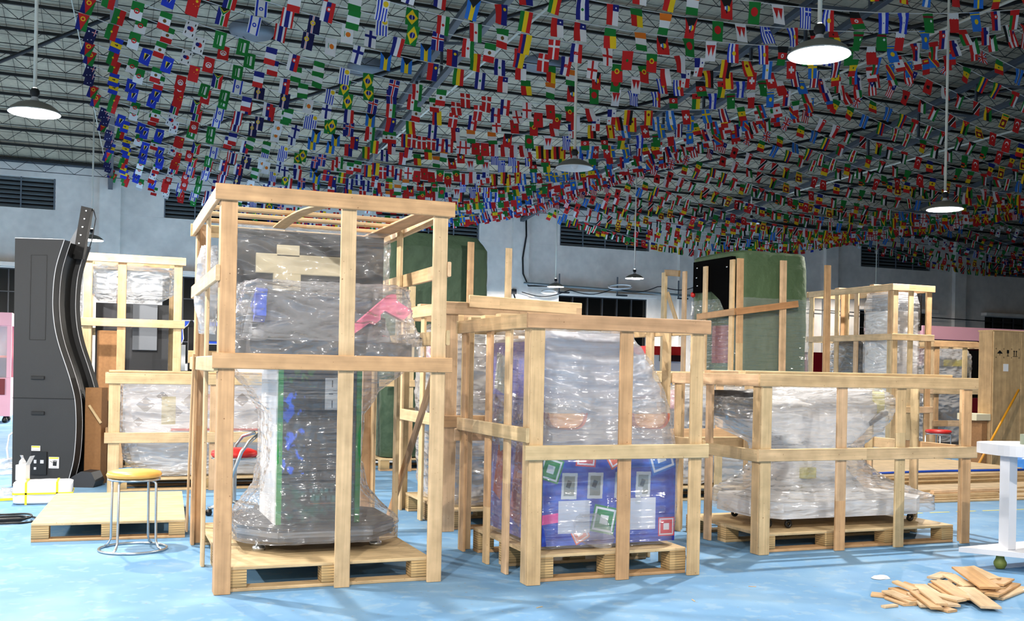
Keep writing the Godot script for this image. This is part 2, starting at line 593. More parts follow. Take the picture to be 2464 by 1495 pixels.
func building() -> void:
	var x0 := -2.0 * BAY
	var x1 := 8.0 * BAY
	var fl := structure("floor")
	part(fl, "slab", box_mesh(V(x0 - 0.3, -0.2, -5.6), V(x1 + 0.3, 0, WALL + 0.3)), m.floor)
	# back wall with openings for the windows and the louvres
	var wb := structure("wall_back")
	var st := flat()
	slab(st, V(x0, 0, WALL), V(x1, 1.1, WALL + 0.24))
	slab(st, V(x0, 3.35, WALL), V(x1, 4.82, WALL + 0.24))
	slab(st, V(x0, 5.58, WALL), V(x1, 6.2, WALL + 0.24))
	var from := x0
	for k in range(-2, 9):
		var a := BAY * k + 1.28
		var to := a if k < 8 else x1
		slab(st, V(from, 1.1, WALL), V(to, 3.35, WALL + 0.24))
		slab(st, V(from, 4.82, WALL), V(to, 5.58, WALL + 0.24))
		from = a + 3.0
	part(wb, "masonry", done(st), m.plaster)
	for k in range(-2, 8):
		part(wb, "pilaster", box_mesh(V(BAY * k - 0.25, 0, WALL - 0.14), V(BAY * k + 0.25, 6.0, WALL)), m.plaster)
	part(wb, "eave_beam", box_mesh(V(x0, 6.0, WALL - 0.2), V(x1, 6.22, WALL + 0.1)), m.purlin)
	var rail := smooth()
	tube(rail, PackedVector3Array([V(x0, 5.93, WALL - 0.2), V(x1, 5.93, WALL - 0.2)]), 0.06)
	part(wb, "eave_pipe", done(rail), m.truss_grey)
	for k in range(-2, 8):
		part(wb, "ledge", box_mesh(V(BAY * k + 1.1, 3.37, WALL - 0.25), V(BAY * k + 4.45, 3.47, WALL)), m.plaster)
	for side in [["wall_left", x0], ["wall_right", x1]]:
		var w := structure(side[0])
		part(w, "masonry", box_mesh(V(side[1] - 0.12, 0, -5.6), V(side[1] + 0.12, 8.9, WALL + 0.3)), m.plaster)
	var wf := structure("wall_front")
	part(wf, "masonry", box_mesh(V(x0, 0, -5.6), V(x1, 6.3, -5.4)), m.plaster)
	# openings
	var n := 0
	for k in range(-2, 8):
		var a := BAY * k + 1.28
		n += 1
		var lo := structure("window_%d" % n)
		part(lo, "backing", box_mesh(V(a - 0.05, 4.8, WALL + 0.2), V(a + 3.05, 5.6, WALL + 0.22)), m.black)
		for s in 7:
			var h := 4.87 + s * 0.108
			var sl := flat()
			beam(sl, V(a, h, WALL + 0.07), V(a + 3.0, h, WALL + 0.07), Vector3(0, 0.75, -0.66), 0.085, 0.012)
			part(lo, "slat", done(sl), m.louver)
		for s in 5:
			part(lo, "mullion", box_mesh(V(a + s * 0.74, 4.82, WALL), V(a + s * 0.74 + 0.03, 5.58, WALL + 0.03)), m.mid_grey)
	for k in range(-2, 8):
		var a := BAY * k + 1.28
		n += 1
		var wi := structure("window_%d" % n)
		part(wi, "pane", box_mesh(V(a - 0.05, 1.05, WALL + 0.16), V(a + 3.05, 3.4, WALL + 0.17)), m.window_dark)
		for s in 7:
			part(wi, "mullion", box_mesh(V(a + s * 0.495, 1.1, WALL + 0.11), V(a + s * 0.495 + 0.03, 3.35, WALL + 0.15)), m.dark_grey)
		for s in 5:
			part(wi, "transom", box_mesh(V(a, 1.1 + s * 0.555, WALL + 0.10), V(a + 3.0, 1.13 + s * 0.555, WALL + 0.14)), m.dark_grey)
	# roof
	var ce := structure("ceiling")
	st = flat()
	var e1 := V(x0, roof_h(WALL + 0.5), WALL + 0.5)
	var w1 := Vector3(x1 - x0, 0, 0)
	var r1 := V(x0, roof_h(RIDGE), RIDGE)
	var e2 := V(x0, roof_h(-5.7), -5.7)
	var up := Vector3(0, 0.12, 0)
	for pr in [[e1, r1], [r1, e2]]:
		var a: Vector3 = pr[0]
		var b: Vector3 = pr[1]
		quad(st, a, b, b + w1, a + w1)
		quad(st, a + up, a + up + w1, b + up + w1, b + up)
		quad(st, a, a + w1, a + w1 + up, a + up)
		quad(st, b, b + up, b + w1 + up, b + w1)
		quad(st, a, a + up, b + up, b)
		quad(st, a + w1, b + w1, b + w1 + up, a + w1 + up)
	part(ce, "roof_sheet", done(st), m.roof_sheet)
	# seams of the roof sheets and the wire net that holds the insulation
	st = flat()
	var q := x0
	while q < x1:
		var a := V(q, roof_h(WALL) - 0.03, WALL)
		var b := V(q, roof_h(RIDGE) - 0.03, RIDGE)
		beam(st, a, b, Vector3.RIGHT, 0.007, 0.007)
		q += 0.3
	for k in 33:
		var p := WALL - 0.5 * k
		beam(st, V(x0, roof_h(p) - 0.03, p), V(x1, roof_h(p) - 0.03, p), Vector3.UP, 0.006, 0.006)
	var net := part(ce, "wire_net", done(st), m.purlin)
	net.set_meta("kind", "stuff")
	# purlins: open-web joists
	for k in 17:
		var p := WALL - 0.3 - k * 1.0
		var h := roof_h(p) - 0.06
		st = flat()
		beam(st, V(x0, h, p), V(x1, h, p), Vector3.UP, 0.055, 0.055)
		beam(st, V(x0, h - 0.26, p), V(x1, h - 0.26, p), Vector3.UP, 0.014, 0.014)
		var x := x0
		while x < x1 - 0.6:
			beam(st, V(x, h, p), V(x + 0.33, h - 0.26, p), Vector3(0, 0, 1), 0.010, 0.010)
			beam(st, V(x + 0.33, h - 0.26, p), V(x + 0.66, h, p), Vector3(0, 0, 1), 0.010, 0.010)
			x += 0.66
		part(ce, "purlin", done(st), m.purlin)
	# trusses
	for k in range(-1, 8):
		var x := BAY * k
		st = flat()
		var low := func(p: float) -> float: return lerpf(0.42, 1.15, clampf((WALL - p) / 14.0, 0, 1))
		var pa := WALL - 0.15
		beam(st, V(x, roof_h(pa) - 0.40, pa), V(x, roof_h(RIDGE) - 0.40, RIDGE), Vector3.RIGHT, 0.12, 0.10)
		var prev := pa
		while prev > RIDGE + 0.5:
			var nx := maxf(prev - 1.6, RIDGE)
			beam(st, V(x, roof_h(prev) - 0.1 - low.call(prev), prev), V(x, roof_h(nx) - 0.1 - low.call(nx), nx), Vector3.RIGHT, 0.11, 0.09)
			beam(st, V(x, roof_h(prev) - 0.40, prev), V(x, roof_h(nx) - 0.1 - low.call(nx), nx), Vector3.RIGHT, 0.05, 0.05)
			beam(st, V(x, roof_h(nx) - 0.40, nx), V(x, roof_h(nx) - 0.1 - low.call(nx), nx), Vector3.RIGHT, 0.05, 0.05)
			prev = nx
		part(ce, "truss", done(st), m.truss_grey)
	for k in [1, 2, 3]:
		part(ce, "tie_rod", tube_mesh([V(BAY * k, 5.8, WALL - 0.1), V(BAY * k, 6.2, RIDGE - 3.0)], 0.022, 6), m.rod_cream)
	part(ce, "suspension_wire", tube_mesh([V(-0.05 - 0.035 * 19.5, 5.72, 7.5), V(-0.05, 5.72, WALL)], 0.008, 5), m.rod_cream)
	for k in [2, 4, 6]:
		part(ce, "suspension_wire", tube_mesh([V(BAY * k, 5.72, 7.5), V(BAY * k, 5.72, WALL)], 0.008, 5), m.rod_cream)
	for k in range(-1, 7):
		for s in 2:
			var xa := BAY * k
			var xb := BAY * (k + 1)
			var pa := WALL - 2.0 - s * 8.0
			part(ce, "brace", tube_mesh([V(xa, roof_h(pa) - 0.36, pa), V(xb, roof_h(pa - 7.0) - 0.36, pa - 7.0)], 0.035, 6), m.dark_steel)
	for v in [[7.95, 18.67], [4.7, 19.87], [2.33, 18.97]]:
		var h := roof_h(v[1])
		part(ce, "roof_vent", lathe_mesh(V(v[0], h - 0.12, v[1]), [Vector2(0, 0), Vector2(0.36, 0), Vector2(0.4, 0.06), Vector2(0.4, 0.2)], 28), m.mid_grey)

# ---------------------------------------------------------------- hanging lamps
func lamp(x: float, p: float, h: float, energy: float, label: String) -> void:
	var o := thing("pendant_lamp", label, "lamp", V(x, h, p), "pendant lamps hung from the roof")
	var c := V(x, h, p)
	part(o, "rod", tube_mesh([c + Vector3(0, 0.2, 0), Vector3(x, roof_h(p) - 0.02, -p)], 0.017, 8), m.rod_cream)
	part(o, "socket", lathe_mesh(c, [Vector2(0, 0.225), Vector2(0.03, 0.222), Vector2(0.042, 0.2), Vector2(0.042, 0.17), Vector2(0.03, 0.155), Vector2(0.028, 0.14)], 16), m.dark_steel)
	part(o, "neck", lathe_mesh(c, [Vector2(0.028, 0.15), Vector2(0.03, 0.13), Vector2(0.05, 0.1)], 16), m.light_grey)
	part(o, "shade", lathe_mesh(c, [Vector2(0.03, 0.098), Vector2(0.09, 0.09), Vector2(0.15, 0.066), Vector2(0.2, 0.03), Vector2(0.224, 0.0), Vector2(0.226, -0.004), Vector2(0.222, -0.006), Vector2(0.216, 0.0), Vector2(0.194, 0.026), Vector2(0.145, 0.06), Vector2(0.085, 0.084), Vector2(0.03, 0.09)], 40), m.shade_in)
	part(o, "shade_coat", lathe_mesh(c, [Vector2(0.04, 0.108), Vector2(0.091, 0.096), Vector2(0.152, 0.072), Vector2(0.203, 0.035), Vector2(0.227, 0.004)], 40), m.shade_out)
	part(o, "bulb", lathe_mesh(c + Vector3(0, 0.032, 0), [Vector2(0, -0.045), Vector2(0.025, -0.04), Vector2(0.04, -0.022), Vector2(0.045, 0.0), Vector2(0.04, 0.02), Vector2(0.025, 0.04), Vector2(0.02, 0.056)], 20), m.bulb_glow if energy > 0.0 else m.white)
	if energy > 0.0:
		var l := OmniLight3D.new()
		l.name = "light"
		l.light_energy = energy
		l.light_color = LAMP_WHITE
		l.light_size = 0.04
		l.omni_range = 60.0
		l.omni_attenuation = 2.0
		l.shadow_enabled = true
		l.position = Vector3(0, 0.03, 0)
		o.add_child(l)

func lamps() -> void:
	lamp(-0.66, 10.32, 3.39, 15.0, "lit lamp on a white rod above the black curved cabinet")
	lamp(4.80, 6.11, 3.47, 12.0, "largest glaring lit lamp above the low crate of white wrapped machine")
	lamp(5.18, 11.12, 3.56, 0.0, "unlit grey lamp hanging in the middle above the crates")
	lamp(10.0, 10.15, 3.30, 9.0, "lit lamp hanging over the tall crates beside plywood box")
	lamp(12.03, 22.2, 3.43, 32.0, "small lit lamp hanging in front of dark window and wall pipe")
	lamp(11.25, 25.2, 3.39, 20.0, "small lit lamp hanging close to the wall cable and pipe")
	lamp(-0.33, 22.1, 3.55, 42.0, "small lit lamp peeking out behind the black cabinet bracket")
	lamp(22.3, 25.4, 3.75, 5.0, "tiny lit lamp beside the post of green covered machine")
	lamp(16.1, 23.2, 5.2, 0.0, "faint unlit lamp hanging among flags near the far wall")
	lamp(17.3, 12.2, 3.45, 0.0, "dark unlit lamp against dim wall above pink booth")
	lamp(-6.2, 10.3, 3.45, 15.0, "lit lamp hanging left of the black cabinet, out of the picture")
	lamp(-6.2, 16.5, 3.45, 15.0, "lit lamp hanging far left before the wall, out of the picture")
	lamp(-6.2, 22.1, 3.45, 15.0, "lit lamp hanging near the wall's far left end, out of the picture")
	lamp(5.4, 22.1, 3.43, 40.0, "small lit lamp hidden behind the top of tallest crate")
	# outside the frame, in the same rows
	lamp(-0.75, 6.5, 3.45, 12.0, "lit lamp hanging above yellow stool, out of the picture")
	lamp(5.2, 1.2, 3.45, 10.0, "lit lamp hanging behind the camera over scrap pile side")
	lamp(-0.6, 1.6, 3.45, 12.0, "lit lamp hanging behind the camera over empty floor")
	lamp(-6.2, 1.6, 3.45, 15.0, "lit lamp hanging behind the camera at far left")
	lamp(-6.2, 6.3, 3.45, 15.0, "lit lamp hanging left of the pallet, out of the picture")
	lamp(-0.6, -2.6, 3.45, 15.0, "lit lamp hanging far behind the camera by the front wall")

# ---------------------------------------------------------------- crates
func pallet(o: Node3D, x0: float, x1: float, p0: float, p1: float, h := 0.125, cols := 3, rows := 3) -> void:
	var st := flat()
	beam(st, V(x0, h - 0.009, (p0 + p1) / 2), V(x1, h - 0.009, (p0 + p1) / 2), Vector3(0, 0, 1), p1 - p0, 0.018, Color(0.78, 0.60, 0.36))
	part(o, "deck", done(st), m.wood)
	var bw := 0.10
	for i in cols:
		var x := lerpf(x0 + bw / 2, x1 - bw / 2, float(i) / (cols - 1))
		for j in rows:
			var p := lerpf(p0 + bw / 2, p1 - bw / 2, float(j) / (rows - 1))
			part(o, "block", box_mesh(V(x - bw / 2, 0.018, p - bw / 2), V(x + bw / 2, h - 0.018, p + bw / 2)), m.ply_edge)
	for j in rows:
		var p := lerpf(p0 + bw / 2, p1 - bw / 2, float(j) / (rows - 1))
		board(o, "skid", V(x0, 0.009, p), V(x1, 0.009, p), Vector3(0, 0, 1), bw, 0.018)

# posts and rails of a slatted crate; lists hold the places of the posts between the corners and the heights of the rails
func frame(o: Node3D, x0: float, x1: float, p0: float, p1: float, h: float, w: float, front: Array, back: Array, left: Array, right: Array, mid: Dictionary, tops: Array, angle := true) -> void:
	var t := 0.02
	var hp := h - 0.004
	for x in [x0 + w / 2, x1 - w / 2] + front:
		board(o, "post", V(x, 0.002, p0), V(x, hp, p0), Vector3.RIGHT, w, t)
	for x in [x0 + w / 2, x1 - w / 2] + back:
		board(o, "post", V(x, 0.002, p1), V(x, hp, p1), Vector3.RIGHT, w, t)
	var corners := [p0 + w / 2 + t * 0.5, p1 - w / 2 - t * 0.5] if angle else []
	for p in corners + left:
		board(o, "post", V(x0 + t * 0.5, 0.002, p), V(x0 + t * 0.5, hp, p), Vector3(0, 0, 1), w, t)
	for p in corners + right:
		board(o, "post", V(x1 - t * 0.5, 0.002, p), V(x1 - t * 0.5, hp, p), Vector3(0, 0, 1), w, t)
	for y in [h] + mid.get("f", []):
		board(o, "rail", V(x0 - 0.03, y - w / 2, p0 - t - 0.001), V(x1 + 0.03, y - w / 2, p0 - t - 0.001), Vector3.UP, w, t, mid["tone"] if mid.has("tone") and y == h else Color(-1, 0, 0))
	for y in [h] + mid.get("b", []):
		board(o, "rail", V(x0 - 0.03, y - w / 2, p1 + t + 0.001), V(x1 + 0.03, y - w / 2, p1 + t + 0.001), Vector3.UP, w, t)
	for y in [h] + mid.get("l", []):
		board(o, "rail", V(x0 - t * 0.5 - 0.001, y - w / 2, p0 - t * 0.5), V(x0 - t * 0.5 - 0.001, y - w / 2, p1 + t * 0.5), Vector3.UP, w, t)
	for y in [h] + mid.get("r", []):
		board(o, "rail", V(x1 + t * 0.5 + 0.001, y - w / 2, p0 - t * 0.5), V(x1 + t * 0.5 + 0.001, y - w / 2, p1 + t * 0.5), Vector3.UP, w, t)
	for p in tops:
		board(o, "top_slat", V(x0, h + t * 0.5, p), V(x1, h + t * 0.5, p), Vector3(0, 0, 1), w, t)

func crate_a() -> void:
	var o := thing("shipping_crate", "tallest slatted plywood crate on a pallet, holding wrapped gun game", "crate", V(1.07, 0, 5.8), "open plywood crates")
	pallet(o, 0.56, 1.60, 5.14, 6.62, 0.125)
	frame(o, 0.50, 1.65, 5.1, 6.62, 1.99, 0.078, [1.125], [1.08], [5.86], [6.0], {"f": [1.175], "l": [1.60, 1.16], "r": [1.68, 1.32], "b": [1.2]}, [6.2, 5.95, 6.5])
	board(o, "brace", V(0.47, 1.18, 6.2), V(0.47, 0.1, 6.5), Vector3(0, 0, 1), 0.05, 0.012)
	board(o, "brace", V(1.68, 1.12, 5.35), V(1.68, 0.06, 6.4), Vector3(0, 0, 1), 0.06, 0.018, Color(0.50, 0.33, 0.2))
	# a bent strip across the top
	var st := flat()
	for k in 10:
		var f0 := k / 10.0
		var f1 := (k + 1) / 10.0
		var a := V(lerpf(1.12, 0.93, f0), 1.93 + 0.05 * (1 - (2 * f0 - 1) * (2 * f0 - 1)), lerpf(5.14, 6.1, f0))
		var b := V(lerpf(1.12, 0.93, f1), 1.93 + 0.05 * (1 - (2 * f1 - 1) * (2 * f1 - 1)), lerpf(5.14, 6.1, f1))
		beam(st, a, b, Vector3.RIGHT, 0.075, 0.01, Color(0.68, 0.48, 0.27))
	part(o, "bent_strip", done(st), m.wood)
	board(o, "top_slat", V(1.58, 1.945, 5.12), V(1.55, 1.945, 6.5), Vector3.RIGHT, 0.12, 0.012)

	# the machine inside
	var g := thing("gun_game_machine", "dark arcade gun game in clear film, blue and pink pistols, inside tallest crate", "arcade machine", V(1.09, 0.125, 5.75), "film-wrapped machines")
	var c := Vector2(1.095, 5.77)
	var oct := PackedVector2Array([Vector2(-0.43, -0.16), Vector2(-0.25, -0.4), Vector2(0.25, -0.4), Vector2(0.43, -0.16), Vector2(0.43, 0.3), Vector2(0.3, 0.42), Vector2(-0.3, 0.42), Vector2(-0.43, 0.3)])
	st = flat()
	extrude(st, oct, V(c.x, 0.19, c.y), Vector3.RIGHT, Vector3(0, 0, -1), Vector3(0, 0.075, 0))
	part(g, "base", done(st), m.dark_grey)
	st = flat()
	extrude(st, oct, V(c.x, 0.215, c.y), Vector3.RIGHT * 1.012, Vector3(0, 0, -1.012), Vector3(0, 0.03, 0))
	part(g, "edge_band", done(st), m.mid_grey)
	for f in [[-0.32, -0.2], [0.32, -0.2], [-0.28, 0.3], [0.28, 0.3]]:
		part(g, "foot", lathe_mesh(V(c.x + f[0], 0.125, c.y + f[1]), [Vector2(0, 0), Vector2(0.035, 0), Vector2(0.035, 0.02), Vector2(0.02, 0.03), Vector2(0.02, 0.068)], 14), m.steel)
	part(g, "cabinet", box_mesh(V(0.86, 0.265, 5.52), V(1.295, 1.18, 6.08)), m.black)
	st = flat()
	quad(st, V(0.875, 1.16, 5.513), V(1.28, 1.16, 5.513), V(1.28, 0.27, 5.513), V(0.875, 0.27, 5.513))
	part(g, "front_print", done(st), art_gun())
	part(g, "side_panel", box_mesh(V(0.845, 0.265, 5.515), V(0.859, 1.18, 6.08)), m.white)
	for x in [0.852, 1.277]:
		part(g, "edge_trim", box_mesh(V(x, 0.265, 5.495), V(x + 0.026, 1.17, 5.52)), m.green_edge)
	part(g, "console", soft_box(V(1.095, 1.205, 5.68), Vector3(0.475, 0.05, 0.30), 7.0, 0.0), m.dark_grey)
	part(g, "screen_hood", skin([[1.25, 1.11, 5.82, 0.40, 0.24, 8.0], [1.38, 1.11, 5.86, 0.38, 0.16, 8.0], [1.52, 1.12, 5.9, 0.36, 0.08, 8.0]], 0.0, 8, 40), m.mid_grey)
	part(g, "monitor", box_mesh(V(0.68, 1.50, 6.12), V(1.57, 1.915, 6.22)), m.dark_grey)
	part(g, "foam_board", box_mesh(V(0.80, 1.66, 6.085), V(1.32, 1.775, 6.115)), m.cream)
	part(g, "foam_board", box_mesh(V(0.90, 1.56, 6.085), V(1.06, 1.66, 6.115)), m.cream)
	part(g, "foam_board", box_mesh(V(0.92, 1.76, 6.085), V(1.05, 1.83, 6.115)), m.cream)
	# two pistols on the console
	var gun := PackedVector2Array([Vector2(0, 0), Vector2(0.26, 0), Vector2(0.26, -0.035), Vector2(0.17, -0.045), Vector2(0.155, -0.07), Vector2(0.115, -0.07), Vector2(0.10, -0.05), Vector2(0.07, -0.05), Vector2(0.03, -0.155), Vector2(-0.04, -0.15), Vector2(-0.01, -0.05), Vector2(-0.03, -0.02)])
	st = flat()
	extrude(st, gun, V(1.475, 1.53, 5.66), Vector3(-0.84, -0.76, 0.0), Vector3(-0.70, 0.78, 0.0), Vector3(0, 0, 0.06))
	part(g, "pistol", done(st), m.pink)
	part(g, "pistol_mount", box_mesh(V(1.40, 1.25, 5.66), V(1.47, 1.40, 5.72)), m.dark_grey)
	st = flat()
	extrude(st, gun, V(0.745, 1.54, 5.66), Vector3(0, -0.4, -1.0), Vector3(0.1, 1.15, -0.35), Vector3(0.06, 0, 0))
	part(g, "pistol", done(st), m.blue)
	part(g, "pistol_mount", box_mesh(V(0.73, 1.25, 5.66), V(0.79, 1.40, 5.72)), m.dark_grey)
	part(g, "film_wrap", skin([[0.18, 1.095, 5.77, 0.44, 0.42, 3.2], [0.27, 1.095, 5.77, 0.445, 0.42, 3.2], [0.33, 1.09, 5.78, 0.38, 0.38, 3.4], [0.44, 1.08, 5.79, 0.29, 0.32, 4.5], [0.6, 1.075, 5.79, 0.245, 0.31, 6.0], [0.85, 1.075, 5.79, 0.25, 0.31, 6.0], [0.98, 1.08, 5.77, 0.34, 0.34, 3.5], [1.08, 1.09, 5.72, 0.44, 0.34, 4.0], [1.17, 1.09, 5.68, 0.49, 0.31, 5.0]], 0.012, 70, 90, 0.4, false), m.film_stretch)
	part(g, "film_wrap", skin([[1.14, 1.10, 5.68, 0.51, 0.345, 7.0], [1.26, 1.10, 5.69, 0.505, 0.34, 7.0], [1.36, 1.11, 5.72, 0.48, 0.31, 4.5], [1.48, 1.13, 5.75, 0.46, 0.29, 5.0], [1.555, 1.14, 5.77, 0.45, 0.25, 5.0], [1.575, 1.14, 5.77, 0.42, 0.22, 4.0]], 0.016, 50, 90, 1.0), m.film_soft)
	part(g, "film_wrap", skin([[1.45, 1.125, 6.17, 0.47, 0.09, 9.0], [1.6, 1.125, 6.17, 0.475, 0.095, 9.0], [1.85, 1.125, 6.17, 0.475, 0.095, 9.0], [1.935, 1.125, 6.17, 0.465, 0.075, 9.0]], 0.012, 40, 80, 1.5), m.film_clear)
	part(g, "film_roll_edge", skin([[1.3, 0.56, 6.35, 0.05, 0.06, 3.0], [1.5, 0.545, 6.35, 0.07, 0.07, 3.0], [1.75, 0.54, 6.3, 0.06, 0.06, 3.0], [1.82, 0.55, 6.3, 0.04, 0.04, 3.0]], 0.02, 20, 20), m.film_thick)

func rot_rect(im: Image, cx: float, cy: float, w: float, h: float, deg: float, c: Color, mixv := 1.0) -> void:
	var r := deg_to_rad(deg)
	var reach := int(sqrt(w * w + h * h) / 2) + 2
	for y in range(maxi(0, int(cy) - reach), mini(im.get_height(), int(cy) + reach)):
		for x in range(maxi(0, int(cx) - reach), mini(im.get_width(), int(cx) + reach)):
			var dx := x - cx
			var dy := y - cy
			var u := dx * cos(r) + dy * sin(r)
			var v := -dx * sin(r) + dy * cos(r)
			if absf(u) < w / 2 and absf(v) < h / 2:
				im.set_pixel(x, y, im.get_pixel(x, y).lerp(c, mixv))

func frame_rect(im: Image, cx: float, cy: float, s: float, deg: float, c: Color) -> void:
	rot_rect(im, cx, cy, s, s, deg, c)
	rot_rect(im, cx, cy, s * 0.86, s * 0.86, deg, Color(0.88, 0.9, 0.95))
	rot_rect(im, cx, cy, s * 0.70, s * 0.70, deg, c)
	rot_rect(im, cx, cy, s * 0.34, s * 0.34, deg, Color(0.9, 0.92, 0.95))

func print_material(im: Image, rough := 0.35) -> StandardMaterial3D:
	var s := StandardMaterial3D.new()
	s.resource_name = "print"
	s.albedo_texture = ImageTexture.create_from_image(im)
	s.roughness = rough
	return s

func art_gun() -> StandardMaterial3D:
	var im := Image.create_empty(230, 512, false, Image.FORMAT_RGB8)
	for y in 512:
		for x in 230:
			var n := noise.get_noise_2d(x * 0.03, y * 0.012)
			var n2 := noise.get_noise_2d(x * 0.025 + 40, y * 0.02)
			var c := Color(0.07, 0.08, 0.10).lerp(Color(0.10, 0.16, 0.2), clampf(n + 0.3, 0, 1))
			if y > 390:
				c = c.lerp(Color(0.05, 0.30, 0.26), clampf((n2 + 0.2) * 1.6, 0, 0.9))
			elif x < 70 and y > 90 and y < 360:
				c = c.lerp(Color(0.10, 0.34, 0.85), clampf((n2 + 0.15) * 3.0 - x / 60.0 * 0.8, 0, 1))
			elif y < 90 and x < 100:
				c = c.lerp(Color(0.15, 0.4, 0.12), clampf(n2 * 3.0, 0, 0.8))
			im.set_pixel(x, y, c)
	for k in 40:   # dark dome of the printed figure
		rot_rect(im, 160, 230 + k * 4, 150 - absf(k - 20) * 2.0, 6, 0, Color(0.06, 0.065, 0.08), 0.75)
	rot_rect(im, 152, 110, 46, 100, 0, Color(0.62, 0.64, 0.66))
	for r in [[152, 78, 4, 22], [152, 142, 4, 24], [148, 110, 14, 3], [160, 100, 12, 2]]:
		rot_rect(im, r[0], r[1], r[2], r[3], 0, Color(0.1, 0.1, 0.12))
	rot_rect(im, 76, 260, 2, 330, 0, Color(0.35, 0.25, 0.2), 0.6)
	for k in 7:
		rot_rect(im, 92 + k * 16, 412, 10, 14, 0, Color(0.35, 0.5, 0.52), 0.5)
		rot_rect(im, 96 + k * 17, 436, 11, 15, 0, Color(0.35, 0.5, 0.52), 0.5)
	rot_rect(im, 150, 452, 120, 4, 0, Color(0.55, 0.3, 0.15), 0.7)
	rot_rect(im, 190, 478, 26, 22, 0, Color(0.12, 0.28, 0.7), 0.8)
	return print_material(im)

func art_front() -> StandardMaterial3D:
	var im := Image.create_empty(512, 300, false, Image.FORMAT_RGB8)
	for y in 300:
		for x in 512:
			var n := noise.get_noise_2d(x * 0.012, y * 0.02)
			im.set_pixel(x, y, Color(0.10, 0.16, 0.58).lerp(Color(0.20, 0.36, 0.78), clampf(n + 0.45, 0, 1)))
	frame_rect(im, 28, 45, 80, 18, Color(0.16, 0.55, 0.28))
	frame_rect(im, 160, 0, 76, 4, Color(0.82, 0.28, 0.30))
	frame_rect(im, 272, 0, 74, -30, Color(0.88, 0.36, 0.18))
	frame_rect(im, 452, 10, 100, -18, Color(0.18, 0.45, 0.80))
	frame_rect(im, 232, 218, 92, 12, Color(0.14, 0.52, 0.30))
	frame_rect(im, 478, 250, 66, 0, Color(0.85, 0.25, 0.32))
	frame_rect(im, 140, 260, 60, -28, Color(0.88, 0.42, 0.3))
	rot_rect(im, 40, 208, 92, 32, -6, Color(0.86, 0.22, 0.58))
	rot_rect(im, 118, 205, 120, 110, 0, Color(0.72, 0.75, 0.82))
	rot_rect(im, 378, 202, 112, 110, 0, Color(0.78, 0.80, 0.86))
	for x in [98, 196, 300, 382]:
		rot_rect(im, x, 102, 58, 88, 2, Color(0.74, 0.76, 0.78))
		rot_rect(im, x, 102, 40, 66, 2, Color(0.50, 0.52, 0.50))
		rot_rect(im, x - 2, 96, 16, 24, 20, Color(0.16, 0.17, 0.18))
	rot_rect(im, 366, 140, 20, 60, 10, Color(0.75, 0.77, 0.80))
	return print_material(im)

func art_side() -> StandardMaterial3D:
	var im := Image.create_empty(256, 300, false, Image.FORMAT_RGB8)
	for y in 300:
		for x in 256:
			var n := noise.get_noise_2d(x * 0.02 + 9, y * 0.02)
			im.set_pixel(x, y, Color(0.30, 0.30, 0.68).lerp(Color(0.48, 0.52, 0.80), clampf(n + 0.4, 0, 1)))
	rot_rect(im, 60, 190, 40, 120, 18, Color(0.70, 0.34, 0.34))
	rot_rect(im, 70, 140, 46, 60, -16, Color(0.45, 0.72, 0.86))
	rot_rect(im, 150, 210, 50, 140, 14, Color(0.60, 0.36, 0.42))
	rot_rect(im, 205, 150, 36, 70, -24, Color(0.84, 0.84, 0.62))
	rot_rect(im, 220, 240, 50, 60, 30, Color(0.40, 0.66, 0.85))
	rot_rect(im, 60, 50, 70, 60, 10, Color(0.55, 0.62, 0.62))
	rot_rect(im, 200, 30, 46, 60, 30, Color(0.82, 0.72, 0.70))
	return print_material(im)

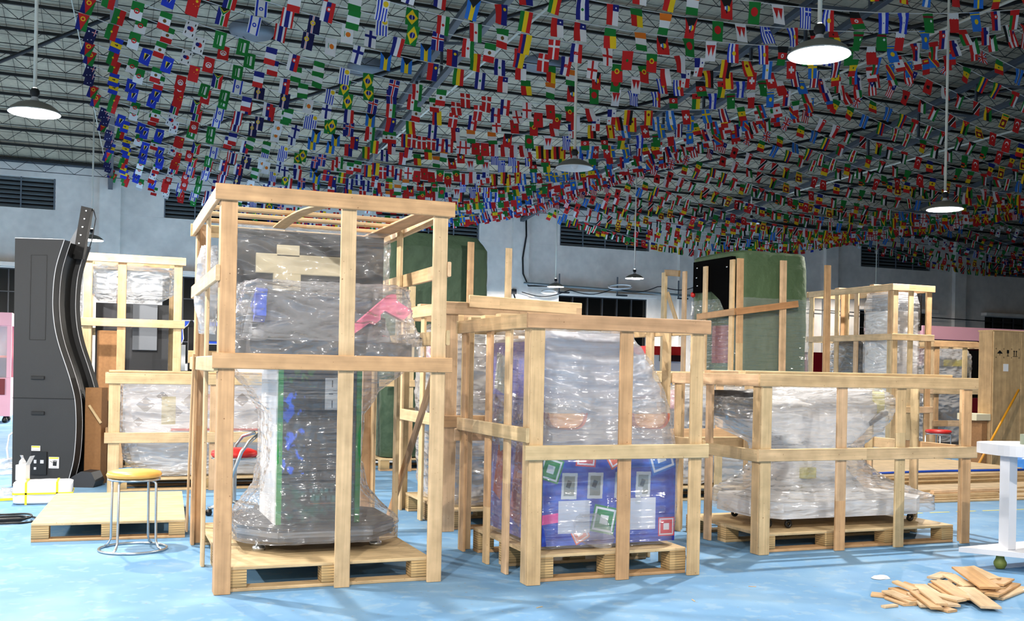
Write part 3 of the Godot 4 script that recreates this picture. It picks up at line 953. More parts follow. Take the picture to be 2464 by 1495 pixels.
func crate_b() -> void:
	var o := thing("shipping_crate", "slatted crate in the middle with reddish top rail and blue printed machine", "crate", V(2.56, 0, 5.4), "open plywood crates")
	pallet(o, 2.12, 3.03, 4.93, 5.92, 0.145)
	frame(o, 2.04, 3.08, 4.87, 5.97, 1.415, 0.078, [2.6], [2.6], [5.2, 5.5], [5.45, 5.25], {"f": [0.73], "l": [0.82], "b": [0.75], "r": [0.75], "tone": Color(0.58, 0.36, 0.20)}, [5.35, 5.6, 5.85])
	var g := thing("redemption_machine", "blue printed arcade machine under silver bubble film, inside middle crate", "arcade machine", V(2.6, 0.145, 5.45), "film-wrapped machines")
	part(g, "cabinet", box_mesh(V(2.20, 0.17, 5.03), V(3.0, 0.66, 5.82)), m.purple_panel)
	var st := flat()
	quad(st, V(2.19, 0.66, 5.022), V(3.01, 0.66, 5.022), V(3.01, 0.17, 5.022), V(2.19, 0.17, 5.022))
	part(g, "front_print", done(st), art_front())
	st = flat()
	quad(st, V(2.19, 1.28, 5.85), V(2.19, 1.28, 5.03), V(2.19, 0.17, 5.03), V(2.19, 0.17, 5.85))
	part(g, "side_print", done(st), art_side())
	var prof := PackedVector2Array([Vector2(2.2, 0.66), Vector2(3.0, 0.66), Vector2(2.98, 0.74), Vector2(2.93, 0.95), Vector2(2.86, 1.12), Vector2(2.78, 1.24), Vector2(2.68, 1.30), Vector2(2.2, 1.30)])
	st = flat()
	extrude(st, prof, V(0, 0, 5.12), Vector3.RIGHT, Vector3.UP, Vector3(0, 0, -0.7))
	part(g, "hood", done(st), m.light_grey)
	for x in [2.34, 2.86]:
		var u := []
		for k in 13:
			var a := PI + PI * k / 12.0
			u.append(V(x + 0.115 * signf(cos(a)) * pow(absf(cos(a)), 0.5), 0.89 + 0.09 * sin(a), 5.035))
		st = smooth()
		for k in 12:
			quad(st, u[k], u[k + 1], u[k + 1] + Vector3(0, 0, -0.1), u[k] + Vector3(0, 0, -0.1))
		part(g, "tray", done(st), m.orange)
		st = flat()
		var fan := PackedVector2Array()
		for k in 13:
			var a := PI + PI * k / 12.0
			fan.append(Vector2(0.105 * signf(cos(a)) * pow(absf(cos(a)), 0.5), 0.08 * sin(a)))
		extrude(st, fan, V(x, 0.885, 5.06), Vector3.RIGHT, Vector3.UP, Vector3(0, 0, -0.03))
		part(g, "tray_face", done(st), m.amber)
	# bubble film hung in folds over the front
	st = smooth()
	var nx := 40
	var ny := 60
	var edge := func(h: float) -> float: return 3.03 - 0.28 * pow(clampf((h - 0.62) / 0.72, 0, 1), 1.8)
	var grid := []
	for j in ny + 1:
		var row := []
		for i in nx + 1:
			var f := float(i) / nx
			var h := lerpf(0.94 - 0.07 * sin(f * PI) + 0.03 * sin(f * 9.0), 1.335, float(j) / ny)
			var x := lerpf(2.185, edge.call(h), f)
			var sag := 0.07 * (1 - (2 * f - 1) * (2 * f - 1))
			var fold := sin((h + sag) * 62.0 + 1.2 * noise.get_noise_2d(x * 3, h * 4)) * 0.016 + noise.get_noise_2d(x * 8, h * 16) * 0.014
			row.append(V(x, h, 5.085 - fold - 0.03 * (1 - f)))
		grid.append(row)
	for j in ny:
		for i in nx:
			quad(st, grid[j][i], grid[j + 1][i], grid[j + 1][i + 1], grid[j][i + 1], Vector2(i / 13.0, j / 20.0), Vector2(i / 13.0, (j + 1) / 20.0), Vector2((i + 1) / 13.0, (j + 1) / 20.0), Vector2((i + 1) / 13.0, j / 20.0))
	part(g, "bubble_film", done(st, true), m.film_bubble)
	part(g, "bubble_film", skin([[0.67, 2.6, 5.43, 0.425, 0.425, 9.0], [0.8, 2.58, 5.43, 0.41, 0.42, 9.0], [0.97, 2.56, 5.43, 0.39, 0.41, 8.0]], 0.012, 20, 90, 1.0, false), m.film)
	part(g, "film_wrap", skin([[0.155, 2.6, 5.43, 0.43, 0.42, 9.0], [0.3, 2.605, 5.43, 0.435, 0.435, 10.0], [0.66, 2.605, 5.43, 0.44, 0.435, 10.0], [0.8, 2.59, 5.43, 0.425, 0.43, 9.0], [1.0, 2.57, 5.44, 0.40, 0.42, 8.0], [1.18, 2.53, 5.45, 0.36, 0.41, 7.0], [1.3, 2.48, 5.46, 0.30, 0.40, 7.0], [1.345, 2.45, 5.46, 0.26, 0.36, 6.0]], 0.009, 60, 96, 1.2), m.film_stretch)
	part(g, "film_tail", skin([[0.15, 2.56, 5.03, 0.05, 0.03, 3.0], [0.2, 2.5, 5.02, 0.12, 0.02, 3.0], [0.3, 2.48, 5.015, 0.1, 0.012, 3.0], [0.34, 2.47, 5.01, 0.05, 0.006, 3.0]], 0.02, 16, 24), m.film)

func caster(g: Node3D, at: Vector3) -> void:
	var w := part(g, "caster", lathe_mesh(at, [Vector2(0, 0.11), Vector2(0.035, 0.11), Vector2(0.035, 0.1), Vector2(0.012, 0.09), Vector2(0.012, 0.06)], 12), m.steel)
	var st := smooth()
	var c := at + Vector3(0.01, 0.03, 0)
	var pts := []
	for k in 14:
		pts.append(c + Vector3(cos(TAU * k / 14) * 0.019, sin(TAU * k / 14) * 0.019, 0))
	tube(st, PackedVector3Array(pts), 0.011, 8, true)
	part(w, "wheel", done(st), m.black)

func crate_d() -> void:
	var o := thing("shipping_crate", "wide low slatted crate with white wrapped machine, nearest to scrap pile", "crate", V(4.62, 0, 5.8), "open plywood crates")
	pallet(o, 3.84, 5.40, 5.35, 6.25, 0.12, 4)
	frame(o, 3.77, 5.48, 5.29, 6.32, 1.125, 0.078, [4.39, 4.87], [4.4, 4.9], [5.88], [5.8], {"f": [0.66], "l": [0.655], "r": [0.66], "b": [0.66]}, [5.5, 5.9])
	var g := thing("ride_machine", "white machine with flared platform base wrapped in clear film, on casters", "arcade machine", V(4.6, 0.12, 5.8), "film-wrapped machines")
	var st := flat()
	var poly := PackedVector2Array([Vector2(3.93, 5.62), Vector2(4.06, 5.44), Vector2(5.16, 5.44), Vector2(5.36, 5.62), Vector2(5.36, 6.0), Vector2(5.2, 6.16), Vector2(4.05, 6.16), Vector2(3.93, 6.0)])
	extrude(st, poly, Vector3(0, 0.19, 0), Vector3.RIGHT, Vector3(0, 0, -1), Vector3(0, 0.1, 0))
	part(g, "platform", done(st), m.white)
	for f in [[4.02, 5.55], [5.2, 5.55], [4.1, 6.05], [5.15, 6.05], [4.14, 5.5]]:
		caster(g, V(f[0], 0.12, f[1]))
	part(g, "body", skin([[0.29, 4.58, 5.8, 0.5, 0.27, 4.0], [0.36, 4.55, 5.8, 0.34, 0.24, 3.5], [0.48, 4.52, 5.8, 0.24, 0.2, 3.5], [0.62, 4.50, 5.8, 0.24, 0.2, 3.5], [0.72, 4.45, 5.8, 0.42, 0.22, 4.0], [0.84, 4.43, 5.8, 0.55, 0.24, 4.0], [0.93, 4.45, 5.8, 0.54, 0.22, 4.0], [0.98, 4.55, 5.8, 0.40, 0.16, 4.0]], 0.004, 40, 60), m.white)
	part(g, "seat_pad", soft_box(V(4.62, 0.985, 5.8), Vector3(0.34, 0.045, 0.2), 4.0, 0.006), m.white)
	part(g, "end_cap", soft_box(V(3.93, 0.92, 5.8), Vector3(0.07, 0.09, 0.2), 4.0, 0.006), m.dark_grey)
	part(g, "foam_pad", soft_box(V(4.99, 0.935, 5.78), Vector3(0.07, 0.08, 0.16), 2.4, 0.012), m.pale_yellow)
	part(g, "hand_grip", tube_mesh([V(4.86, 0.80, 5.58), V(4.95, 0.86, 5.56), V(5.02, 0.87, 5.6)], 0.022), m.dark_grey)
	part(g, "pedal", soft_box(V(4.36, 0.47, 5.58), Vector3(0.06, 0.035, 0.03), 2.0, 0.004), m.pale_yellow)
	part(g, "film_wrap", skin([[0.20, 4.645, 5.8, 0.73, 0.375, 5.0], [0.295, 4.645, 5.8, 0.735, 0.375, 5.0], [0.34, 4.62, 5.8, 0.66, 0.35, 4.0], [0.42, 4.57, 5.8, 0.46, 0.30, 3.4], [0.54, 4.53, 5.8, 0.33, 0.27, 3.4], [0.65, 4.50, 5.8, 0.35, 0.27, 3.4], [0.75, 4.46, 5.8, 0.54, 0.29, 4.0], [0.88, 4.46, 5.8, 0.63, 0.30, 4.0], [0.96, 4.48, 5.8, 0.63, 0.27, 4.0], [1.01, 4.60, 5.8, 0.50, 0.20, 3.5], [1.05, 4.75, 5.8, 0.28, 0.12, 3.0]], 0.018, 70, 96, 1.2), m.film)

func crate_e() -> void:
	var o := thing("shipping_crate", "mid-height slatted crate half hidden behind the middle crate", "crate", V(2.65, 0, 7.2), "open plywood crates")
	pallet(o, 2.2, 3.1, 6.7, 7.75, 0.14)
	frame(o, 2.15, 3.13, 6.64, 7.82, 1.575, 0.085, [2.64], [2.64], [7.2], [7.2], {"f": [0.80], "l": [0.80], "b": [0.8], "r": [0.8]}, [6.9, 7.3, 7.6])
	board(o, "brace", V(2.3, 1.585, 6.6), V(3.16, 1.565, 6.62), Vector3.UP, 0.085, 0.02)
	var g := thing("covered_machine", "pale machine wrapped in cloudy film inside the half hidden crate", "arcade machine", V(2.65, 0.14, 7.2), "film-wrapped machines")
	part(g, "cabinet", skin([[0.2, 2.65, 7.22, 0.36, 0.38, 7.0], [0.5, 2.65, 7.22, 0.38, 0.4, 7.0], [0.9, 2.65, 7.25, 0.36, 0.36, 7.0], [1.3, 2.65, 7.3, 0.33, 0.3, 7.0]], 0.0, 12, 40), m.mid_grey)
	part(g, "panel", box_mesh(V(2.3, 0.85, 6.98), V(2.5, 1.05, 7.0)), m.pale_yellow)
	part(g, "panel", box_mesh(V(2.25, 1.1, 7.05), V(2.27, 1.35, 7.4)), m.pale_pink)
	part(g, "film_wrap", skin([[0.15, 2.65, 7.22, 0.40, 0.42, 6.0], [0.5, 2.65, 7.22, 0.42, 0.45, 6.0], [0.9, 2.65, 7.24, 0.43, 0.44, 6.0], [1.35, 2.65, 7.26, 0.41, 0.42, 6.0], [1.45, 2.65, 7.26, 0.36, 0.36, 6.0]], 0.016, 40, 70, 1.0), m.film_thick)

# ---------------------------------------------------------------- left side of the hall
# axes of a thing that stands square to the line from the camera: right, and away
const RIGHTWARD := Vector3(0.92913, 0, 0.36975)
const AWAY := Vector3(0.36975, 0, -0.92913)

func CB(cx: float, h: float, d: float) -> Vector3:
	return RIGHTWARD * cx + AWAY * d + Vector3(0, h, 0)

func left_side() -> void:
	black_cabinet()
	# crate behind the cabinet
	var o := thing("shipping_crate", "tall slatted crate right behind the black curved cabinet", "crate", V(0.25, 0, 11.9), "open plywood crates")
	pallet(o, -0.2, 0.7, 11.55, 12.35)
	frame(o, -0.24, 0.74, 11.5, 12.4, 2.25, 0.085, [0.135], [0.13], [11.95], [11.95], {"f": [1.575], "l": [1.575], "r": [1.575], "b": [1.5]}, [11.7, 12.1], false)
	var g := thing("covered_machine", "dark machine with film bag on top inside crate behind black cabinet", "arcade machine", V(0.25, 0.125, 11.95), "film-wrapped machines")
	part(g, "cabinet", box_mesh(V(-0.12, 0.13, 11.75), V(0.62, 1.75, 12.3)), m.dark_grey)
	part(g, "carton", box_mesh(V(-0.1, 0.7, 11.66), V(0.1, 1.45, 11.74)), m.carton)
	part(g, "panel", box_mesh(V(0.25, 1.25, 11.69), V(0.5, 1.75, 11.74)), m.mid_grey)
	part(g, "film_bag", skin([[1.78, 0.22, 11.95, 0.30, 0.25, 4.0], [1.86, 0.25, 11.95, 0.40, 0.36, 4.0], [2.02, 0.25, 11.95, 0.42, 0.38, 5.0], [2.14, 0.25, 11.95, 0.40, 0.36, 5.0]], 0.035, 24, 60, 1.0), m.film)
	part(g, "foam_roll", skin([[0.7, -0.33, 11.7, 0.06, 0.08, 3.0], [1.1, -0.34, 11.7, 0.085, 0.1, 3.0], [1.4, -0.33, 11.7, 0.07, 0.08, 3.0], [1.75, -0.34, 11.7, 0.085, 0.1, 3.0], [2.1, -0.32, 11.7, 0.07, 0.08, 3.0]], 0.012, 40, 24), m.film_thick)
	# cartons beside the cabinet
	var st := flat()
	beam(st, CB(-3.80, 0, 9.33), CB(-3.80, 0.88, 9.33), RIGHTWARD, 0.15, 0.15)
	single("tall_carton", "tall narrow brown carton standing beside the black curved cabinet", "box", done(st), m.carton)
	st = flat()
	beam(st, CB(-3.815, 0, 9.64), CB(-3.815, 0.72, 9.64), RIGHTWARD, 0.10, 0.06)
	single("short_carton", "shorter brown carton between tall carton and low crate", "box", done(st), m.carton)
	st = flat()
	beam(st, CB(-3.83, 0.72, 9.24), CB(-3.72, 0.56, 9.24), Vector3.UP, 0.022, 0.02, tone())
	single("wood_strip", "small pale wood strip leaning between the two cartons", "strip", done(st), m.wood)
	# low crate with a wrapped bench
	o = thing("shipping_crate", "low slatted crate behind pallet and yellow stool, with white wrapped bench", "crate", V(0.9, 0, 9.75), "open plywood crates")
	pallet(o, 0.08, 1.70, 9.4, 10.2, 0.11)
	frame(o, 0.02, 1.76, 9.35, 10.25, 1.025, 0.092, [0.90], [0.9], [], [9.8], {"f": [0.515], "l": [0.515], "r": [0.515], "b": [0.5]}, [9.6, 9.95])
	g = thing("bench_machine", "white bench seat printed with grey diamonds under film in low crate", "arcade machine", V(0.9, 0.11, 9.8), "film-wrapped machines")
	part(g, "backrest", box_mesh(V(0.14, 0.45, 9.72), V(1.62, 0.95, 9.80)), m.white)
	st = flat()
	quad(st, V(0.16, 0.92, 9.712), V(1.60, 0.92, 9.712), V(1.60, 0.46, 9.712), V(0.16, 0.46, 9.712))
	part(g, "backrest_print", done(st), art_bench())
	part(g, "seat", skin([[0.13, 0.9, 9.78, 0.55, 0.26, 4.0], [0.25, 0.9, 9.78, 0.68, 0.30, 4.0], [0.42, 0.9, 9.78, 0.72, 0.31, 4.0], [0.46, 0.9, 9.78, 0.70, 0.28, 4.0]], 0.004, 16, 60), m.light_grey)
	part(g, "red_strip", box_mesh(V(0.55, 0.505, 9.70), V(1.4, 0.525, 9.712)), m.red)
	part(g, "film_wrap", skin([[0.12, 0.9, 9.78, 0.60, 0.31, 4.0], [0.25, 0.9, 9.78, 0.74, 0.34, 5.0], [0.5, 0.9, 9.78, 0.77, 0.34, 6.0], [0.8, 0.9, 9.78, 0.775, 0.30, 8.0], [0.96, 0.9, 9.78, 0.765, 0.22, 8.0]], 0.014, 40, 80, 1.2), m.film)
	# loose pallet and stool
	o = thing("pallet", "empty plywood pallet on the floor under the yellow stool's side", "pallet", V(0.06, 0, 7.6))
	pallet(o, -0.375, 0.525, 6.86, 8.38, 0.118)
	o.rotation.y = deg_to_rad(-3.0)
	stool(V(0.165, 0, 6.48), m.tan_seat, "stool with round yellow seat and chrome legs by the empty pallet")
	stool(V(9.72, 0, 9.9), m.red, "stool with round red seat behind the stacked plywood sheets")
	# red chair seen through the tallest crate
	o = thing("red_chair", "chair with round red seat and bent chrome tube behind tallest crate", "chair", V(0.9, 0, 7.85))
	part(o, "seat", lathe_mesh(V(0.9, 0.43, 7.85), [Vector2(0, 0.06), Vector2(0.12, 0.058), Vector2(0.165, 0.04), Vector2(0.17, 0.015), Vector2(0.16, 0.0), Vector2(0, 0)], 28), m.red)
	part(o, "seat_ring", lathe_mesh(V(0.9, 0.415, 7.85), [Vector2(0.15, 0.012), Vector2(0.168, 0.012), Vector2(0.168, 0), Vector2(0.15, 0), Vector2(0.15, 0.012)], 28), m.steel)
	part(o, "armrest", tube_mesh([V(1.06, 0.6, 7.75), V(0.98, 0.55, 7.66), V(0.93, 0.48, 7.66), V(0.86, 0.28, 7.7), V(0.82, 0.12, 7.75), V(0.83, 0.03, 7.8)], 0.014), m.steel)
	part(o, "armrest", tube_mesh([V(1.06, 0.6, 7.95), V(0.98, 0.57, 8.02), V(0.93, 0.5, 8.04), V(0.87, 0.28, 8.0), V(0.84, 0.03, 7.95)], 0.014), m.steel)
	part(o, "column", lathe_mesh(V(0.9, 0.08, 7.85), [Vector2(0.02, 0), Vector2(0.02, 0.33)], 12), m.steel)
	for k in 4:
		var a := TAU * k / 4 + 0.4
		var leg := part(o, "leg", tube_mesh([V(0.9, 0.09, 7.85), V(0.9 + 0.2 * cos(a), 0.055, 7.85 + 0.2 * sin(a))], 0.014), m.steel)
		part(leg, "wheel", lathe_mesh(V(0.9 + 0.2 * cos(a), 0, 7.85 + 0.2 * sin(a)), [Vector2(0, 0), Vector2(0.02, 0.005), Vector2(0.026, 0.025), Vector2(0.02, 0.045), Vector2(0, 0.05)], 12), m.black)
	# white bundle and the box on it
	var bc := CB(-3.68, 0.085, 8.05)
	o = thing("strapped_bundle", "white wrapped bundle tied with yellow straps beside black cabinet", "bundle", Vector3(bc.x, 0, bc.z))
	part(o, "bundle", soft_box(bc, Vector3(0.21, 0.082, 0.15), 7.0, 0.008), m.white)
	for s in [-0.12, 0.1]:
		part(o, "strap", strap_loop(bc + Vector3(s, 0, 0), Vector3(0, 0.086, 0), Vector3(0, 0, 0.155), Vector3.RIGHT, 0.016), m.yellow)
	part(o, "strap", strap_loop(bc, Vector3(0.215, 0, 0), Vector3(0, 0, 0.155), Vector3.UP, 0.014), m.yellow)
	var pc := CB(-3.885, 0.165, 8.12)
	o = thing("tissue_box", "small white and blue carton with plastic film, on strapped bundle", "box", pc)
	st = flat()
	beam(st, pc, pc + Vector3(0, 0.12, 0), RIGHTWARD, 0.08, 0.08)
	part(o, "carton", done(st), m.white)
	st = flat()
	beam(st, pc + RIGHTWARD * 0.04 + Vector3(0, 0.12, 0), pc + RIGHTWARD * 0.075 + Vector3(0, 0.19, 0), AWAY, 0.08, 0.003)
	part(o, "flap", done(st), m.light_grey)
	part(o, "film", skin([[0.285, pc.x, -pc.z, 0.03, 0.03, 2.5], [0.31, pc.x, -pc.z, 0.028, 0.03, 2.5], [0.335, pc.x, -pc.z, 0.012, 0.012, 2.5], [0.36, pc.x - 0.01, -pc.z, 0.012, 0.01, 2.5]], 0.01, 14, 18), m.film_thick)
	# cable coil, film scraps
	st = smooth()
	for r in 4:
		var pts := []
		for k in 40:
			var a := TAU * k / 40
			pts.append(V(-0.68 + (0.15 + r * 0.012) * cos(a) + 0.02 * r, 0.008 + 0.012 * (r % 3) + 0.004 * sin(a * 3), 7.83 + (0.11 + r * 0.02) * sin(a)))
		tube(st, PackedVector3Array(pts), 0.007, 6, true)
	single("cable_coil", "coiled black cable lying on blue floor beside the pallet", "cable", done(st), m.cable)
	var fs := CB(-4.92, 0, 9.95)
	o = thing("film_scrap", "crumpled clear plastic film heaped on the floor behind strapped bundle", "plastic film", fs)
	part(o, "film", skin([[0.01, fs.x, -fs.z, 0.15, 0.12, 2.5], [0.06, fs.x, -fs.z, 0.14, 0.11, 2.5], [0.12, fs.x - 0.02, -fs.z, 0.07, 0.07, 2.5], [0.15, fs.x, -fs.z, 0.02, 0.02, 2.5]], 0.05, 20, 40), m.film_thick)
	part(o, "strand", tube_mesh([fs + Vector3(0.02, 0.1, 0), fs + Vector3(0.0, 0.25, 0), fs + Vector3(0.02, 0.38, 0), fs + Vector3(0.08, 0.43, 0), fs + Vector3(0.14, 0.42, 0)], 0.01), m.white)
	var ys := CB(-4.02, 0.0, 8.15)
	o = thing("film_scrap", "pale scrap of film with yellow strap end beside strapped bundle", "plastic film", ys)
	part(o, "film", skin([[0.005, ys.x, -ys.z, 0.10, 0.10, 2.5], [0.04, ys.x, -ys.z, 0.09, 0.09, 2.5], [0.09, ys.x, -ys.z, 0.03, 0.04, 2.5]], 0.04, 14, 30), m.film_thick)
	st = flat()
	beam(st, ys + Vector3(-0.06, 0.01, 0.1), ys + Vector3(0.08, 0.02, 0.13), Vector3.UP, 0.02, 0.003)
	part(o, "strap", done(st), m.yellow)
	# pink machine at the edge of the picture
	var pk := V(-2.0, 0, 20.3)
	o = thing("prize_machine", "pale pink prize machine with red front at the picture's edge behind cabinet", "arcade machine", pk)
	part(o, "base", box_mesh(V(-2.5, 0.12, 19.95), V(-1.57, 0.8, 20.75)), m.pale_pink)
	part(o, "coin_panel", box_mesh(V(-2.42, 0.5, 19.93), V(-1.66, 0.78, 19.95)), m.dark_red)
	part(o, "top", box_mesh(V(-2.5, 1.72, 19.95), V(-1.57, 1.95, 20.75)), m.pale_pink)
	for x in [-2.5, -1.64]:
		for p in [19.95, 20.68]:
			part(o, "post", box_mesh(V(x, 0.8, p), V(x + 0.07, 1.72, p + 0.07)), m.pale_pink)
	part(o, "pane", box_mesh(V(-2.43, 0.8, 19.97), V(-1.64, 1.72, 19.975)), m.glass)
	part(o, "back_panel", box_mesh(V(-2.43, 0.8, 20.7), V(-1.64, 1.72, 20.72)), m.light_grey)
	part(o, "shelf", box_mesh(V(-2.43, 1.15, 20.0), V(-1.64, 1.19, 20.68)), m.orange)
	part(o, "prize_bin", box_mesh(V(-2.43, 0.8, 20.0), V(-1.64, 1.15, 20.6)), m.dark_red)
	for c in [[-2.4, 20.05], [-1.66, 20.05], [-2.4, 20.65], [-1.66, 20.65]]:
		part(o, "caster", lathe_mesh(V(c[0], 0, c[1]), [Vector2(0, 0), Vector2(0.04, 0.01), Vector2(0.05, 0.05), Vector2(0.03, 0.1), Vector2(0.02, 0.12)], 12), m.black)
	# twin game far behind
	o = thing("driving_game", "dark arcade game with blue artwork and two white columns behind crates", "arcade machine", V(1.02, 0, 14.3))
	part(o, "cabinet", box_mesh(V(0.72, 0, 14.1), V(1.4, 1.02, 14.6)), m.black_board)
	for s in [-1, 1]:
		part(o, "column", box_mesh(V(1.03 + s * 0.12 - 0.045, 1.02, 14.0), V(1.03 + s * 0.12 + 0.045, 1.36, 14.1)), m.white)
		st = flat()
		var poly := PackedVector2Array([Vector2(0.02, 0.66), Vector2(0.36, 0.66), Vector2(0.36, 0.36), Vector2(0.12, 0.36), Vector2(0.10, 0.42), Vector2(0.11, 0.55), Vector2(0.05, 0.6)])
		for i in poly.size():
			poly[i] = Vector2(poly[i].x * s, poly[i].y)
		extrude(st, poly, V(1.03, 1.02, 14.05), Vector3.RIGHT, Vector3.UP, Vector3(0, 0, -0.05))
		part(o, "art_wing", done(st), m.blue)
		var rim := []
		for v in poly:
			rim.append(V(1.03 + v.x, 1.02 + v.y, 14.045))
		part(o, "wing_edge", tube_mesh(rim, 0.008, 6, true), m.white)
		part(o, "art_plate", box_mesh(V(1.03 + s * 0.16, 1.42, 14.035), V(1.03 + s * 0.33, 1.62, 14.05)), m.mid_grey)
	part(o, "spine", box_mesh(V(0.99, 1.02, 14.0), V(1.07, 1.6, 14.12)), m.black)

func strap_loop(c: Vector3, u: Vector3, v: Vector3, side: Vector3, w: float) -> ArrayMesh:
	var st := flat()
	for k in 4:
		var s: Array = [[1, 1], [-1, 1], [-1, -1], [1, -1]]
		var a: Vector3 = c + u * s[k][0] + v * s[k][1]
		var b: Vector3 = c + u * s[(k + 1) % 4][0] + v * s[(k + 1) % 4][1]
		beam(st, a, b, side, w, 0.003)
	return done(st)

func art_bench() -> StandardMaterial3D:
	var im := Image.create_empty(512, 180, false, Image.FORMAT_RGB8)
	im.fill(Color(0.86, 0.86, 0.89))
	for d in [[60, 70, 40], [110, 40, 26], [150, 95, 34], [200, 60, 46], [300, 95, 40], [360, 50, 34], [430, 90, 44], [40, 130, 24]]:
		rot_rect(im, d[0], d[1], d[2], d[2], 45, Color(0.55, 0.53, 0.52), 0.8)
	rot_rect(im, 130, 90, 44, 100, 0, Color(0.78, 0.72, 0.50), 0.8)
	rot_rect(im, 262, 60, 50, 60, 0, Color(0.85, 0.60, 0.50), 0.7)
	return print_material(im)

func stool(at: Vector3, seat_mat: Material, label: String) -> void:
	var o := thing("round_stool", label, "stool", at, "round metal stools")
	part(o, "seat", lathe_mesh(at, [Vector2(0, 0.475), Vector2(0.12, 0.474), Vector2(0.15, 0.466), Vector2(0.158, 0.45), Vector2(0.152, 0.436), Vector2(0.12, 0.43), Vector2(0, 0.43)], 40), seat_mat)
	part(o, "seat_rim", lathe_mesh(at, [Vector2(0.11, 0.43), Vector2(0.15, 0.43), Vector2(0.15, 0.418), Vector2(0.11, 0.418)], 40), m.steel)
	for k in 4:
		var a := TAU * k / 4 + 0.62
		var d := Vector3(cos(a), 0, sin(a))
		part(o, "leg", tube_mesh([at + d * 0.09 + Vector3(0, 0.422, 0), at + d * 0.138 + Vector3(0, 0.415, 0), at + d * 0.148 + Vector3(0, 0.40, 0), at + d * 0.150 + Vector3(0, 0.2, 0), at + d * 0.153 + Vector3(0, 0.06, 0), at + d * 0.168 + Vector3(0, 0.025, 0), at + d * 0.19 + Vector3(0, 0.012, 0)], 0.0075, 8), m.steel)
	var ring := []
	for k in 40:
		ring.append(at + Vector3(cos(TAU * k / 40) * 0.192, 0.008, sin(TAU * k / 40) * 0.192))
	part(o, "foot_ring", tube_mesh(ring, 0.0075, 8, true), m.steel)

